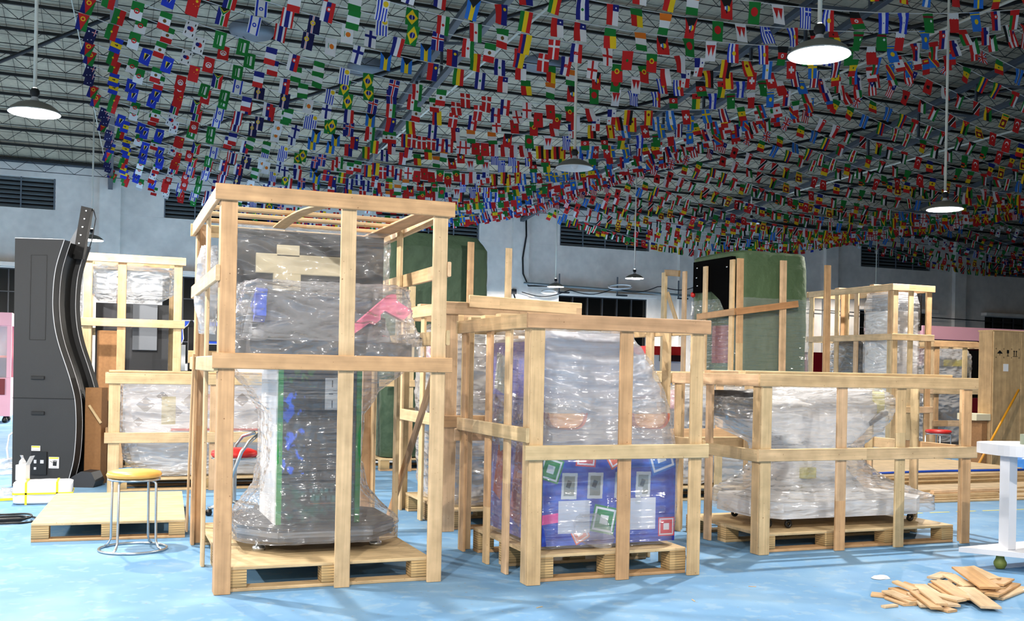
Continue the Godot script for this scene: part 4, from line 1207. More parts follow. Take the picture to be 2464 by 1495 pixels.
func black_cabinet() -> void:
	var o := thing("curved_cabinet", "tall black arcade cabinet with curved front, pale edges and warning stickers", "arcade machine", CB(-4.15, 0, 9.3))
	var edge: Array[Vector2] = [Vector2(-3.979, 2.19), Vector2(-4.051, 1.932), Vector2(-4.071, 1.671), Vector2(-4.056, 1.461), Vector2(-4.015, 1.279), Vector2(-3.938, 1.06), Vector2(-3.895, 0.93), Vector2(-3.859, 0.786), Vector2(-3.844, 0.61), Vector2(-3.844, 0.433), Vector2(-3.859, 0.242), Vector2(-3.896, 0.079), Vector2(-3.92, 0.0)]
	var c := Curve2D.new()
	for i in edge.size():
		var t := (edge[mini(i + 1, edge.size() - 1)] - edge[maxi(i - 1, 0)]) / 6.0
		c.add_point(edge[i], -t, t)
	c.bake_interval = 0.03
	var line := c.get_baked_points()
	var poly := PackedVector2Array(line)
	poly.append(Vector2(-4.40, 0.0))
	poly.append(Vector2(-4.415, 2.195))
	var st := flat()
	extrude(st, poly, CB(0, 0, 9.0), RIGHTWARD, Vector3.UP, AWAY * 0.13)
	part(o, "side_panel", done(st), m.black_board)
	st = flat()
	extrude(st, poly, CB(0, 0, 9.47), RIGHTWARD, Vector3.UP, AWAY * 0.10)
	part(o, "side_panel", done(st), m.black_board)
	var inner := PackedVector2Array()
	for v in line:
		inner.append(v + Vector2(-0.05, 0))
	inner.append(Vector2(-4.37, 0.02))
	inner.append(Vector2(-4.38, 2.15))
	st = flat()
	extrude(st, inner, CB(0, 0, 9.13), RIGHTWARD, Vector3.UP, AWAY * 0.34)
	part(o, "front_panel", done(st), m.gloss_black)
	for d in [9.0, 9.13, 9.47]:
		var pts := []
		for v in line:
			pts.append(CB(v.x, v.y, d))
		part(o, "edge_trim", tube_mesh(pts, 0.0035, 6), m.edge_trim)
	part(o, "edge_trim", tube_mesh([CB(-4.415, 2.197, 9.0), CB(-3.979, 2.192, 9.0)], 0.003, 6), m.edge_trim)
	var face := 8.995
	for r in [[-4.245, 0.95, -4.13, 0.98], [-4.238, 0.637, -4.124, 0.668]]:
		st = flat()
		beam(st, CB(r[0], (r[1] + r[3]) / 2, face), CB(r[2], (r[1] + r[3]) / 2, face), Vector3.UP, r[3] - r[1], 0.012)
		part(o, "hand_slot", done(st), m.black)
	st = flat()
	beam(st, CB(-4.41, 0.784, 8.998), CB(-3.86, 0.784, 8.998), Vector3.UP, 0.004, 0.006)
	for r in [[-4.27, 1.3, 2.05], [-4.13, 1.3, 2.05]]:
		beam(st, CB(r[0], r[1], 8.999), CB(r[0], r[2], 8.999), RIGHTWARD, 0.003, 0.004)
	beam(st, CB(-4.27, 2.05, 8.999), CB(-4.13, 2.05, 8.999), Vector3.UP, 0.003, 0.004)
	beam(st, CB(-4.27, 1.3, 8.999), CB(-4.13, 1.3, 8.999), Vector3.UP, 0.003, 0.004)
	part(o, "panel_joint", done(st), m.black)
	st = flat()
	beam(st, CB(-4.161, 0.109, face), CB(-4.161, 0.312, face), RIGHTWARD, 0.14, 0.016)
	var box := part(o, "power_panel", done(st), m.black)
	for r in [[-4.19, 0.225, 0.022, 0.03], [-4.13, 0.225, 0.03, 0.03], [-4.19, 0.165, 0.02, 0.022]]:
		st = flat()
		beam(st, CB(r[0], r[1] - r[3] / 2, 8.984), CB(r[0], r[1] + r[3] / 2, 8.984), RIGHTWARD, r[2], 0.012)
		part(box, "switch", done(st), m.light_grey)
	# stickers
	for s in [[-4.193, 0.341, 0.078, 0.045], [-4.031, 0.217, 0.09, 0.10]]:
		st = flat()
		beam(st, CB(s[0], s[1] - s[3] / 2, 8.997), CB(s[0], s[1] + s[3] / 2, 8.997), RIGHTWARD, s[2], 0.004)
		var k := part(o, "warning_sticker", done(st), m.white)
		st = flat()
		beam(st, CB(s[0] - s[2] * 0.46, s[1] + s[3] / 2 - 0.009, 8.9945), CB(s[0] + s[2] * 0.46, s[1] + s[3] / 2 - 0.009, 8.9945), Vector3.UP, 0.012, 0.002)
		part(k, "yellow_band", done(st), m.yellow)
		if s[3] > 0.08:
			st = flat()
			beam(st, CB(s[0] + 0.008, s[1] - 0.028, 8.9945), CB(s[0] + 0.010, s[1] + 0.008, 8.9945), RIGHTWARD, 0.034, 0.002)
			for f in 4:
				beam(st, CB(s[0] - 0.004 + f * 0.009, s[1], 8.9945), CB(s[0] - 0.006 + f * 0.011, s[1] + 0.026 - absf(f - 1.5) * 0.004, 8.9945), RIGHTWARD, 0.006, 0.002)
			beam(st, CB(s[0] - 0.03, s[1] + 0.014, 8.9945), CB(s[0] - 0.01, s[1] - 0.002, 8.9945), Vector3.UP, 0.004, 0.002)
			part(k, "hand_mark", done(st), m.black)
		for q in 2:
			st = flat()
			beam(st, CB(s[0] - s[2] * 0.38, s[1] - s[3] / 2 + 0.006 + q * 0.006, 8.9945), CB(s[0] + s[2] * 0.38, s[1] - s[3] / 2 + 0.006 + q * 0.006, 8.9945), Vector3.UP, 0.002, 0.002)
			part(k, "text_line", done(st), m.mid_grey)
	# slanted bracket on top
	st = flat()
	extrude(st, PackedVector2Array([Vector2(-3.989, 2.548), Vector2(-3.893, 2.527), Vector2(-3.969, 2.06), Vector2(-4.06, 2.06)]), CB(0, 0, 9.36), RIGHTWARD, Vector3.UP, AWAY * 0.05)
	var br := part(o, "marquee_bracket", done(st), m.black)
	for k in 5:
		st = flat()
		var b := Vector2(lerpf(-3.94, -4.0, k / 4.0), lerpf(2.5, 2.2, k / 4.0))
		beam(st, CB(b.x - 0.006, b.y, 9.355), CB(b.x + 0.006, b.y, 9.355), Vector3.UP, 0.012, 0.01)
		part(br, "bolt", done(st), m.steel)
	st = flat()
	extrude(st, PackedVector2Array([Vector2(-4.15, 2.17), Vector2(-4.02, 2.40), Vector2(-4.05, 2.12)]), CB(0, 0, 9.42), RIGHTWARD, Vector3.UP, AWAY * 0.01)
	part(o, "marquee_sheet", done(st), m.mid_grey)
	part(o, "marquee_rod", tube_mesh([CB(-3.893, 2.527, 9.4), CB(-3.87, 2.44, 9.4), CB(-3.90, 2.25, 9.4), CB(-3.935, 2.12, 9.4)], 0.006, 6), m.dark_grey)
	st = flat()
	extrude(st, PackedVector2Array([Vector2(-3.92, 0.0), Vector2(-3.69, 0.0), Vector2(-3.67, 0.054), Vector2(-3.71, 0.136), Vector2(-3.80, 0.141), Vector2(-3.9, 0.08)]), CB(0, 0, 9.02), RIGHTWARD, Vector3.UP, AWAY * 0.2)
	part(o, "foot_rest", done(st), m.dark_grey)

# ---------------------------------------------------------------- covered machines
func tarps() -> void:
	var o := thing("crate_frame", "upright posts and pallet round the green covered machine behind tallest crate", "crate", V(3.4, 0, 11.2), "open plywood crates")
	pallet(o, 2.75, 4.15, 10.68, 12.0, 0.13)
	for q in [[3.04, 10.62, 2.0], [3.70, 10.62, 2.52], [4.15, 10.62, 2.48]]:
		board(o, "post", V(q[0], 0.002, q[1]), V(q[0] + 0.01, q[2], q[1]), Vector3.RIGHT, 0.075, 0.025)
	for q in [[2.72, 10.95, 2.3], [2.72, 11.7, 2.3]]:
		board(o, "post", V(q[0], 0.002, q[1]), V(q[0], q[2], q[1]), Vector3(0, 0, 1), 0.075, 0.025)
	board(o, "rail", V(2.70, 0.95, 10.595), V(4.18, 0.95, 10.595), Vector3.UP, 0.075, 0.02)
	var g := thing("covered_machine", "tall machine under a dark green cloth cover behind tallest crate", "arcade machine", V(3.4, 0.13, 11.3), "green covered machines")
	part(g, "cover", skin([[0.14, 3.4, 11.32, 0.60, 0.56, 8.0], [0.5, 3.39, 11.3, 0.60, 0.56, 8.0], [1.2, 3.38, 11.3, 0.61, 0.57, 8.0], [2.0, 3.38, 11.3, 0.61, 0.57, 8.0], [2.45, 3.38, 11.3, 0.61, 0.57, 8.0], [2.6, 3.36, 11.3, 0.54, 0.5, 7.0], [2.62, 3.36, 11.3, 0.45, 0.42, 7.0]], 0.014, 60, 90), m.tarp)

	o = thing("crate_frame", "upright posts with a slanted rail round the paler green covered machine", "crate", V(7.4, 0, 10.6), "open plywood crates")
	pallet(o, 6.8, 8.0, 10.1, 11.3, 0.13)
	for q in [[6.80, 9.97, 2.46], [7.40, 9.97, 2.47], [8.04, 9.97, 2.45]]:
		board(o, "post", V(q[0], 0.002, q[1]), V(q[0] - 0.02, q[2], q[1]), Vector3.RIGHT, 0.085, 0.03)
	for q in [[10.05, 2.45], [10.62, 2.42], [11.1, 2.40]]:
		board(o, "post", V(6.73, 0.002, q[0]), V(6.73, q[1], q[0]), Vector3(0, 0, 1), 0.08, 0.03)
	board(o, "post", V(6.70, 0.002, 11.55), V(6.70, 2.42, 11.55), Vector3(0, 0, 1), 0.09, 0.04, Color(0.42, 0.28, 0.14))
	board(o, "brace", V(6.71, 2.38, 11.2), V(6.71, 2.42, 11.55), Vector3.UP, 0.08, 0.03, Color(0.42, 0.28, 0.14))
	board(o, "brace", V(6.72, 2.15, 11.5), V(6.72, 1.6, 11.15), Vector3.UP, 0.07, 0.02)
	board(o, "rail", V(6.72, 1.84, 9.945), V(7.58, 1.965, 9.945), Vector3.UP, 0.078, 0.02, Color(0.55, 0.29, 0.13))
	board(o, "rail", V(6.705, 1.81, 10.75), V(6.705, 1.84, 9.95), Vector3.UP, 0.078, 0.02, Color(0.52, 0.30, 0.14))
	g = thing("covered_machine", "machine under paler green cloth cover with open black speaker head", "arcade machine", V(7.35, 0.13, 10.6), "green covered machines")
	part(g, "cover", skin([[0.14, 7.36, 10.62, 0.50, 0.50, 9.0], [1.0, 7.35, 10.6, 0.51, 0.52, 9.0], [1.9, 7.35, 10.6, 0.51, 0.52, 9.0], [2.4, 7.34, 10.6, 0.51, 0.53, 9.0], [2.55, 7.33, 10.6, 0.50, 0.52, 9.0], [2.58, 7.33, 10.6, 0.46, 0.48, 9.0]], 0.013, 60, 90), tarp_pale())
	var st := flat()
	extrude(st, PackedVector2Array([Vector2(10.12, 1.95), Vector2(10.12, 2.5), Vector2(10.95, 2.5), Vector2(10.95, 2.12), Vector2(10.55, 2.12), Vector2(10.35, 2.0), Vector2(10.2, 1.8)]), V(6.76, 0, 0), Vector3(0, 0, -1), Vector3.UP, Vector3(0.06, 0, 0))
	var head := part(g, "speaker_head", done(st), m.matt_black)
	for q in [[10.85, 2.42], [10.86, 2.3], [10.84, 2.2], [10.2, 2.38]]:
		part(head, "screw", lathe_mesh(V(6.755, q[1], q[0]), [Vector2(0, 0.012), Vector2(0.012, 0.006), Vector2(0.012, -0.006), Vector2(0, -0.012)], 10), m.steel)
	part(g, "corner_pad", lathe_mesh(V(6.78, 2.1, 10.98), [Vector2(0, 0.04), Vector2(0.03, 0.02), Vector2(0.03, -0.02), Vector2(0, -0.04)], 12), m.red)
	part(g, "side_print", box_mesh(V(6.825, 1.25, 10.2), V(6.835, 1.7, 10.6)), m.dark_red)
	part(g, "film_wrap", skin([[0.2, 7.35, 10.6, 0.53, 0.54, 9.0], [1.0, 7.35, 10.6, 0.535, 0.545, 9.0], [2.02, 7.35, 10.6, 0.535, 0.545, 9.0]], 0.014, 30, 70, 1.5, false), m.film_stretch)

func tarp_pale() -> StandardMaterial3D:
	var s: StandardMaterial3D = m.tarp.duplicate()
	s.albedo_color = Color(0.29, 0.38, 0.26)
	return s

# ---------------------------------------------------------------- right side
func right_side() -> void:
	var o := thing("shipping_crate", "tall slatted crate holding a white cabinet, right of green covered machine", "crate", V(9.8, 0, 11.3), "open plywood crates")
	pallet(o, 9.55, 10.1, 10.55, 12.1, 0.13)
	frame(o, 9.5, 10.15, 10.5, 12.2, 2.34, 0.085, [9.80], [9.8], [11.2, 11.6], [11.3], {"f": [1.69, 0.74], "l": [1.69, 0.85], "r": [1.69], "b": [1.69]}, [10.9, 11.6])
	var g := thing("cabinet_machine", "white wrapped cabinet standing inside tall crate", "arcade machine", V(9.82, 0.13, 10.9), "film-wrapped machines")
	part(g, "cabinet", box_mesh(V(9.58, 0.14, 10.62), V(10.04, 2.0, 11.1)), m.white)
	part(g, "head", box_mesh(V(9.60, 2.0, 10.66), V(10.02, 2.22, 11.0)), m.mid_grey)
	part(g, "film_wrap", skin([[0.15, 9.81, 10.86, 0.255, 0.27, 8.0], [1.2, 9.81, 10.86, 0.26, 0.275, 8.0], [2.1, 9.81, 10.86, 0.255, 0.27, 8.0], [2.25, 9.81, 10.86, 0.23, 0.24, 7.0]], 0.012, 40, 70, 1.0), m.film)
	part(g, "black_edge", box_mesh(V(10.06, 1.75, 10.6), V(10.08, 2.25, 10.66)), m.black)
	g = thing("black_pod", "rounded black wrapped seat pod behind the low crate, inside tall crate", "seat", V(9.8, 0.13, 11.7), "film-wrapped machines")
	part(g, "shell", skin([[0.14, 9.8, 11.68, 0.24, 0.36, 3.0], [0.8, 9.8, 11.68, 0.24, 0.38, 2.6], [1.3, 9.8, 11.68, 0.22, 0.34, 2.5], [1.58, 9.8, 11.66, 0.16, 0.22, 2.4], [1.65, 9.8, 11.66, 0.06, 0.08, 2.4]], 0.004, 24, 40), m.black)
	part(g, "film_wrap", skin([[0.15, 9.8, 11.68, 0.26, 0.39, 3.0], [1.0, 9.8, 11.68, 0.26, 0.40, 2.8], [1.62, 9.8, 11.66, 0.17, 0.25, 2.4], [1.7, 9.8, 11.66, 0.06, 0.08, 2.4]], 0.016, 24, 50, 1.0), m.film)
	# wider crate beside it
	o = thing("shipping_crate", "orange lit slatted crate between tall crate and plywood box", "crate", V(11.4, 0, 11.7), "open plywood crates")
	pallet(o, 10.95, 11.9, 11.25, 12.2, 0.13)
	frame(o, 10.9, 11.97, 11.2, 12.25, 1.65, 0.085, [11.46], [11.4], [11.7], [11.7], {"f": [0.98, 0.52], "l": [0.98], "r": [0.98], "b": [0.98]}, [11.5, 11.9])
	g = thing("covered_machine", "cloudy film wrapped machine with yellow side inside the orange lit crate", "arcade machine", V(11.4, 0.13, 11.75), "film-wrapped machines")
	part(g, "cabinet", box_mesh(V(11.05, 0.14, 11.5), V(11.75, 1.3, 12.1)), m.mid_grey)
	part(g, "yellow_panel", box_mesh(V(11.76, 0.5, 11.5), V(11.80, 1.4, 11.9)), m.yellow)
	part(g, "film_wrap", skin([[0.2, 11.4, 11.75, 0.40, 0.40, 6.0], [0.9, 11.4, 11.75, 0.41, 0.41, 6.0], [1.45, 11.4, 11.75, 0.40, 0.40, 6.0], [1.55, 11.4, 11.75, 0.34, 0.34, 6.0]], 0.02, 34, 60, 1.0), m.film_thick)
	# pink booth
	o = thing("pink_booth", "long pink booth with dark openings behind plywood box", "booth", V(14.3, 0, 13.6))
	part(o, "top_beam", box_mesh(V(12.4, 1.76, 13.0), V(16.6, 1.98, 13.15)), m.pink_booth if m.has("pink_booth") else m.pale_pink)
	part(o, "roof", box_mesh(V(12.4, 1.93, 13.15), V(16.6, 1.98, 14.4)), m.pale_pink)
	for x in [12.4, 13.85, 15.2, 16.5]:
		part(o, "post", box_mesh(V(x, 0, 13.0), V(x + 0.14, 1.78, 13.14)), m.pale_pink)
	for x in [12.54, 13.99, 15.34]:
		part(o, "panel", box_mesh(V(x, 0, 13.05), V(x + 1.2, 0.8, 13.09)), m.dark_red)
		part(o, "pane", box_mesh(V(x, 0.8, 13.06), V(x + 1.2, 1.6, 13.07)), m.window_dark)
	part(o, "back_panel", box_mesh(V(12.4, 0, 14.3), V(16.6, 1.93, 14.4)), m.dark_red)
	# closed plywood box with handling marks
	o = thing("plywood_box", "shallow closed plywood box with black handling marks at picture's edge", "box", V(10.6, 0, 9.9))
	for k in 3:
		var st0 := flat()
		beam(st0, V(9.96 + k * 0.45 + 0.224, 0.09, 9.3), V(9.96 + k * 0.45 + 0.224, 1.70, 9.3), Vector3.RIGHT, 0.446, 0.018, Color(0.60, 0.42, 0.22))
		part(o, "panel", done(st0), m.wood)
	var st := flat()
	beam(st, V(9.96, 0.09, 9.41), V(9.96, 1.70, 9.41), Vector3(0, 0, 1), 0.2, 0.018, Color(0.55, 0.38, 0.20))
	part(o, "side_panel", done(st), m.wood)
	st = flat()
	beam(st, V(11.3, 0.09, 9.41), V(11.3, 1.70, 9.41), Vector3(0, 0, 1), 0.2, 0.018, Color(0.55, 0.38, 0.20))
	part(o, "side_panel", done(st), m.wood)
	st = flat()
	beam(st, V(9.95, 1.71, 9.41), V(11.31, 1.71, 9.41), Vector3(0, 0, 1), 0.23, 0.018, Color(0.6, 0.42, 0.22))
	part(o, "lid", done(st), m.wood)
	for x in [10.02, 10.6, 11.2]:
		part(o, "block", box_mesh(V(x, 0, 9.31), V(x + 0.1, 0.088, 9.5)), m.ply_edge)
	# handling marks: umbrella, glass, arrows
	var mp := 9.289
	var mk := func(x: float, h: float, parts: Array) -> void:
		var s := flat()
		for q in parts:
			beam(s, V(x + q[0], h + q[1], mp), V(x + q[2], h + q[3], mp), Vector3(q[3] - q[1], q[0] - q[2], 0.0) if absf(q[1] - q[3]) + absf(q[0] - q[2]) > 0 else Vector3.UP, q[4], 0.002)
		part(o, "handling_mark", done(s), m.black)
	mk.call(10.06, 1.44, [[-0.04, 0.0, 0.04, 0.0, 0.012], [-0.028, 0.012, 0.028, 0.012, 0.012], [-0.014, 0.024, 0.014, 0.024, 0.012], [0.0, -0.03, 0.0, 0.0, 0.006]])
	mk.call(10.19, 1.44, [[0.0, 0.04, 0.0, 0.0, 0.035], [0.0, 0.0, 0.0, -0.03, 0.008], [-0.018, -0.033, 0.018, -0.033, 0.006]])
	mk.call(10.31, 1.44, [[-0.018, -0.03, -0.018, 0.035, 0.01], [0.018, -0.03, 0.018, 0.035, 0.01], [-0.03, 0.025, -0.006, 0.025, 0.008], [0.006, 0.025, 0.03, 0.025, 0.008], [-0.035, -0.036, 0.035, -0.036, 0.006]])
	for x in [10.0, 10.125, 10.25, 10.375]:
		mk.call(x, 1.44, [[0, 0.055, 0, 0.04, 0.004], [0, -0.055, 0, -0.04, 0.004], [-0.008, 0.056, 0.008, 0.056, 0.004], [-0.008, -0.056, 0.008, -0.056, 0.004]])
	part(o, "paper_label", box_mesh(V(10.12, 1.22, 9.286), V(10.2, 1.31, 9.29)), m.white)
	# small brown cupboard beside the box
	o = thing("brown_cupboard", "low brown board cupboard with cream top beside plywood box", "cupboard", V(9.7, 0, 9.9))
	part(o, "body", box_mesh(V(9.86, 0.0, 9.35), V(9.94, 0.62, 9.6)), m.carton)
	part(o, "top", box_mesh(V(9.72, 0.62, 9.3), V(9.945, 0.70, 9.6)), m.cream)
	# stacked sheets
	var n := 0
	for q in [[6.35, 7.06, 2.3, 1.2, 0.0, -1.5], [6.45, 7.12, 2.3, 1.2, 0.019, 1.0], [6.5, 7.30, 2.3, 1.1, 0.038, -1.0], [6.9, 7.42, 2.2, 1.1, 0.057, 1.5], [6.5, 7.82, 2.4, 1.22, 0.076, 0.4], [6.55, 7.80, 2.4, 1.22, 0.095, 0.8], [6.52, 7.83, 2.4, 1.22, 0.114, 0.2], [6.58, 7.81, 2.4, 1.22, 0.133, 0.7], [6.54, 7.82, 2.4, 1.22, 0.152, 0.3], [6.62, 8.0, 2.4, 1.2, 0.171, 0.9]]:
		var s := flat()
		var c := V(q[0] + q[2] / 2, q[4] + 0.009, q[1] + q[3] / 2)
		var d := Vector3.RIGHT.rotated(Vector3.UP, deg_to_rad(q[5]))
		beam(s, c - d * q[2] / 2, c + d * q[2] / 2, d.cross(Vector3.UP), q[3], 0.018, Color(0.72, 0.54, 0.32) * (0.95 + 0.01 * n))
		single("plywood_sheet", "lowest plywood sheet of the stack behind wide low crate" if n == 0 else ("topmost plywood sheet of the stack under the blue hose" if n == 9 else "plywood sheet within the stack lying behind the wide low crate"), "plywood sheet", done(s), m.wood, "stacked plywood sheets")
		n += 1
	for q in [[6.9, 7.16, 7.75, 7.16, 0.053], [6.8, 7.23, 7.6, 7.235, 0.053], [7.0, 7.19, 7.9, 7.2, 0.084]]:
		var s := flat()
		beam(s, V(q[0], q[4], q[1]), V(q[2], q[4], q[3]), Vector3(0, 0, 1), 0.045, 0.03, tone())
		single("wood_lath", "loose wood lath lying along the edge of the stacked sheets", "lath", done(s), m.wood, "laths beside the sheets")
	single("blue_hose", "thin blue hose lying across the stacked plywood sheets", "hose", tube_mesh([V(6.2, 0.05, 7.4), V(6.5, 0.13, 7.7), V(6.8, 0.183, 7.86), V(7.3, 0.183, 7.92), V(7.8, 0.183, 7.95), V(8.3, 0.183, 7.92), V(9.0, 0.185, 7.86)], 0.012), m.hose_blue)
	# trolley table
	o = thing("trolley_table", "white trolley table with square post and casters at picture's edge", "table", V(5.2, 0, 4.5))
	var top := PackedVector2Array()
	for k in 40:
		var a := TAU * k / 40
		top.append(Vector2(signf(cos(a)) * pow(absf(cos(a)), 0.6) * 0.38, signf(sin(a)) * pow(absf(sin(a)), 0.6) * 0.26))
	st = flat()
	extrude(st, top, V(5.235, 0.675, 4.47), Vector3(0.97, 0, 0.24), Vector3(0.24, 0, -0.97), Vector3(0, 0.063, 0))
	part(o, "table_top", done(st), m.table_white)
	part(o, "post", box_mesh(V(4.925, 0.12, 4.46), V(4.985, 0.675, 4.53)), m.table_white)
	part(o, "post", box_mesh(V(5.42, 0.12, 4.42), V(5.48, 0.675, 4.49)), m.table_white)
	st = flat()
	extrude(st, PackedVector2Array([Vector2(4.72, 4.63), Vector2(5.0, 4.28), Vector2(5.66, 4.28), Vector2(5.66, 4.72)]), V(0, 0.09, 0), Vector3.RIGHT, Vector3(0, 0, -1), Vector3(0, 0.03, 0))
	part(o, "base_board", done(st), m.table_white)
	for q in [[4.93, 4.52], [5.06, 4.35], [5.6, 4.36], [5.6, 4.64]]:
		var k := part(o, "caster", lathe_mesh(V(q[0], 0, q[1]), [Vector2(0, 0), Vector2(0.025, 0.004), Vector2(0.036, 0.025), Vector2(0.036, 0.04), Vector2(0.025, 0.06), Vector2(0.02, 0.09)], 14), m.caster_green if m.has("caster_green") else mat("caster_green", Color(0.45, 0.5, 0.22), 0.5))
	o = thing("tape_roll", "grey green roll of tape standing on the trolley table", "tape", V(5.08, 0.738, 4.47))
	part(o, "roll", lathe_mesh(V(5.08, 0.738, 4.47), [Vector2(0.018, 0), Vector2(0.045, 0), Vector2(0.045, 0.06), Vector2(0.018, 0.06), Vector2(0.018, 0)], 24, true), mat("tape_grey", Color(0.5, 0.54, 0.48), 0.4))
	part(o, "loose_end", tube_mesh([V(5.09, 0.798, 4.47), V(5.085, 0.83, 4.45), V(5.10, 0.86, 4.44)], 0.006), m.pale_yellow)
	# broom
	o = thing("broom", "broom with yellow handle and pink head leaning by plywood box", "broom", V(9.5, 0, 9.1))
	part(o, "handle", tube_mesh([V(9.47, 0.06, 9.06), V(10.28, 1.0, 9.2)], 0.014), m.orange_handle if m.has("orange_handle") else mat("orange_handle", Color(0.85, 0.58, 0.12), 0.4))
	part(o, "head", box_mesh(V(9.36, 0.0, 9.02), V(9.52, 0.07, 9.1)), m.pink)
	var bg := V(9.72, 0, 8.6)
	o = thing("blue_bag", "shiny blue plastic bag on the floor under trolley table's view", "bag", bg)
	part(o, "bag", skin([[0.0, bg.x, -bg.z, 0.16, 0.14, 3.0], [0.1, bg.x, -bg.z, 0.17, 0.15, 3.0], [0.22, bg.x, -bg.z, 0.10, 0.09, 2.6], [0.28, bg.x, -bg.z, 0.03, 0.03, 2.5]], 0.03, 20, 40), m.bag_blue)

# ---------------------------------------------------------------- things farther back
func far_things() -> void:
	var o := thing("shipping_crate", "low slatted crate just behind the wide low crate", "crate", V(5.3, 0, 8.1), "open plywood crates")
	pallet(o, 4.5, 6.1, 7.72, 8.65, 0.12)
	frame(o, 4.44, 6.16, 7.66, 8.7, 1.115, 0.078, [5.02, 5.55], [5.2], [8.2], [8.2], {"f": [0.64], "l": [0.64], "r": [0.64], "b": [0.64]}, [7.9, 8.3])
	var g := thing("covered_machine", "pinkish white machine in film inside the crate behind wide low crate", "arcade machine", V(5.3, 0.12, 8.15), "film-wrapped machines")
	part(g, "body", skin([[0.16, 5.3, 8.17, 0.62, 0.34, 5.0], [0.28, 5.3, 8.17, 0.62, 0.34, 5.0], [0.4, 5.2, 8.17, 0.36, 0.25, 4.0], [0.6, 5.15, 8.17, 0.36, 0.25, 4.0], [0.75, 5.1, 8.17, 0.52, 0.28, 4.0], [0.92, 5.1, 8.17, 0.52, 0.28, 4.0]], 0.004, 24, 50), m.light_grey)
	part(g, "side_panel", box_mesh(V(4.56, 0.8, 7.86), V(4.72, 0.97, 7.88)), m.pale_pink)
	part(g, "knob", lathe_mesh(V(4.88, 0.72, 7.84), [Vector2(0, 0), Vector2(0.05, 0.01), Vector2(0.06, 0.07), Vector2(0.04, 0.13), Vector2(0, 0.14)], 16), m.black)
	part(g, "film_wrap", skin([[0.14, 5.3, 8.17, 0.68, 0.38, 5.0], [0.3, 5.3, 8.17, 0.68, 0.38, 5.0], [0.45, 5.22, 8.17, 0.48, 0.32, 4.0], [0.62, 5.15, 8.17, 0.46, 0.31, 4.0], [0.78, 5.12, 8.17, 0.6, 0.33, 4.0], [0.95, 5.12, 8.17, 0.6, 0.33, 4.0], [1.0, 5.12, 8.17, 0.5, 0.26, 4.0]], 0.02, 44, 70, 1.0), m.film_thick)
	# counter against the far wall
	o = thing("white_counter", "white counter with red band and black device far behind crates", "counter", V(12.2, 0, 20.5))
	part(o, "body", box_mesh(V(11.3, 0, 20.2), V(12.3, 1.52, 20.9)), m.white)
	part(o, "red_band", box_mesh(V(11.3, 1.52, 20.18), V(12.3, 1.72, 20.9)), m.red)
	part(o, "device", box_mesh(V(11.62, 1.38, 20.0), V(12.1, 1.52, 20.2)), m.black)
	part(o, "hook", tube_mesh([V(11.8, 1.38, 20.1), V(11.8, 1.2, 20.1), V(11.84, 1.12, 20.1)], 0.012), m.dark_steel)
	o = thing("red_cabinet", "dark red cabinet row far behind green covered machine", "arcade machine", V(14.0, 0, 17.0))
	for k in 4:
		part(o, "door", box_mesh(V(12.6 + k * 0.6, 0.1, 17.0), V(13.17 + k * 0.6, 1.55, 17.04)), m.dark_red)
		part(o, "edge", box_mesh(V(13.17 + k * 0.6, 0.1, 16.98), V(13.2 + k * 0.6, 1.55, 17.05)), m.pale_pink)
	part(o, "body", box_mesh(V(12.6, 0, 17.05), V(15.0, 1.6, 17.6)), m.dark_red)

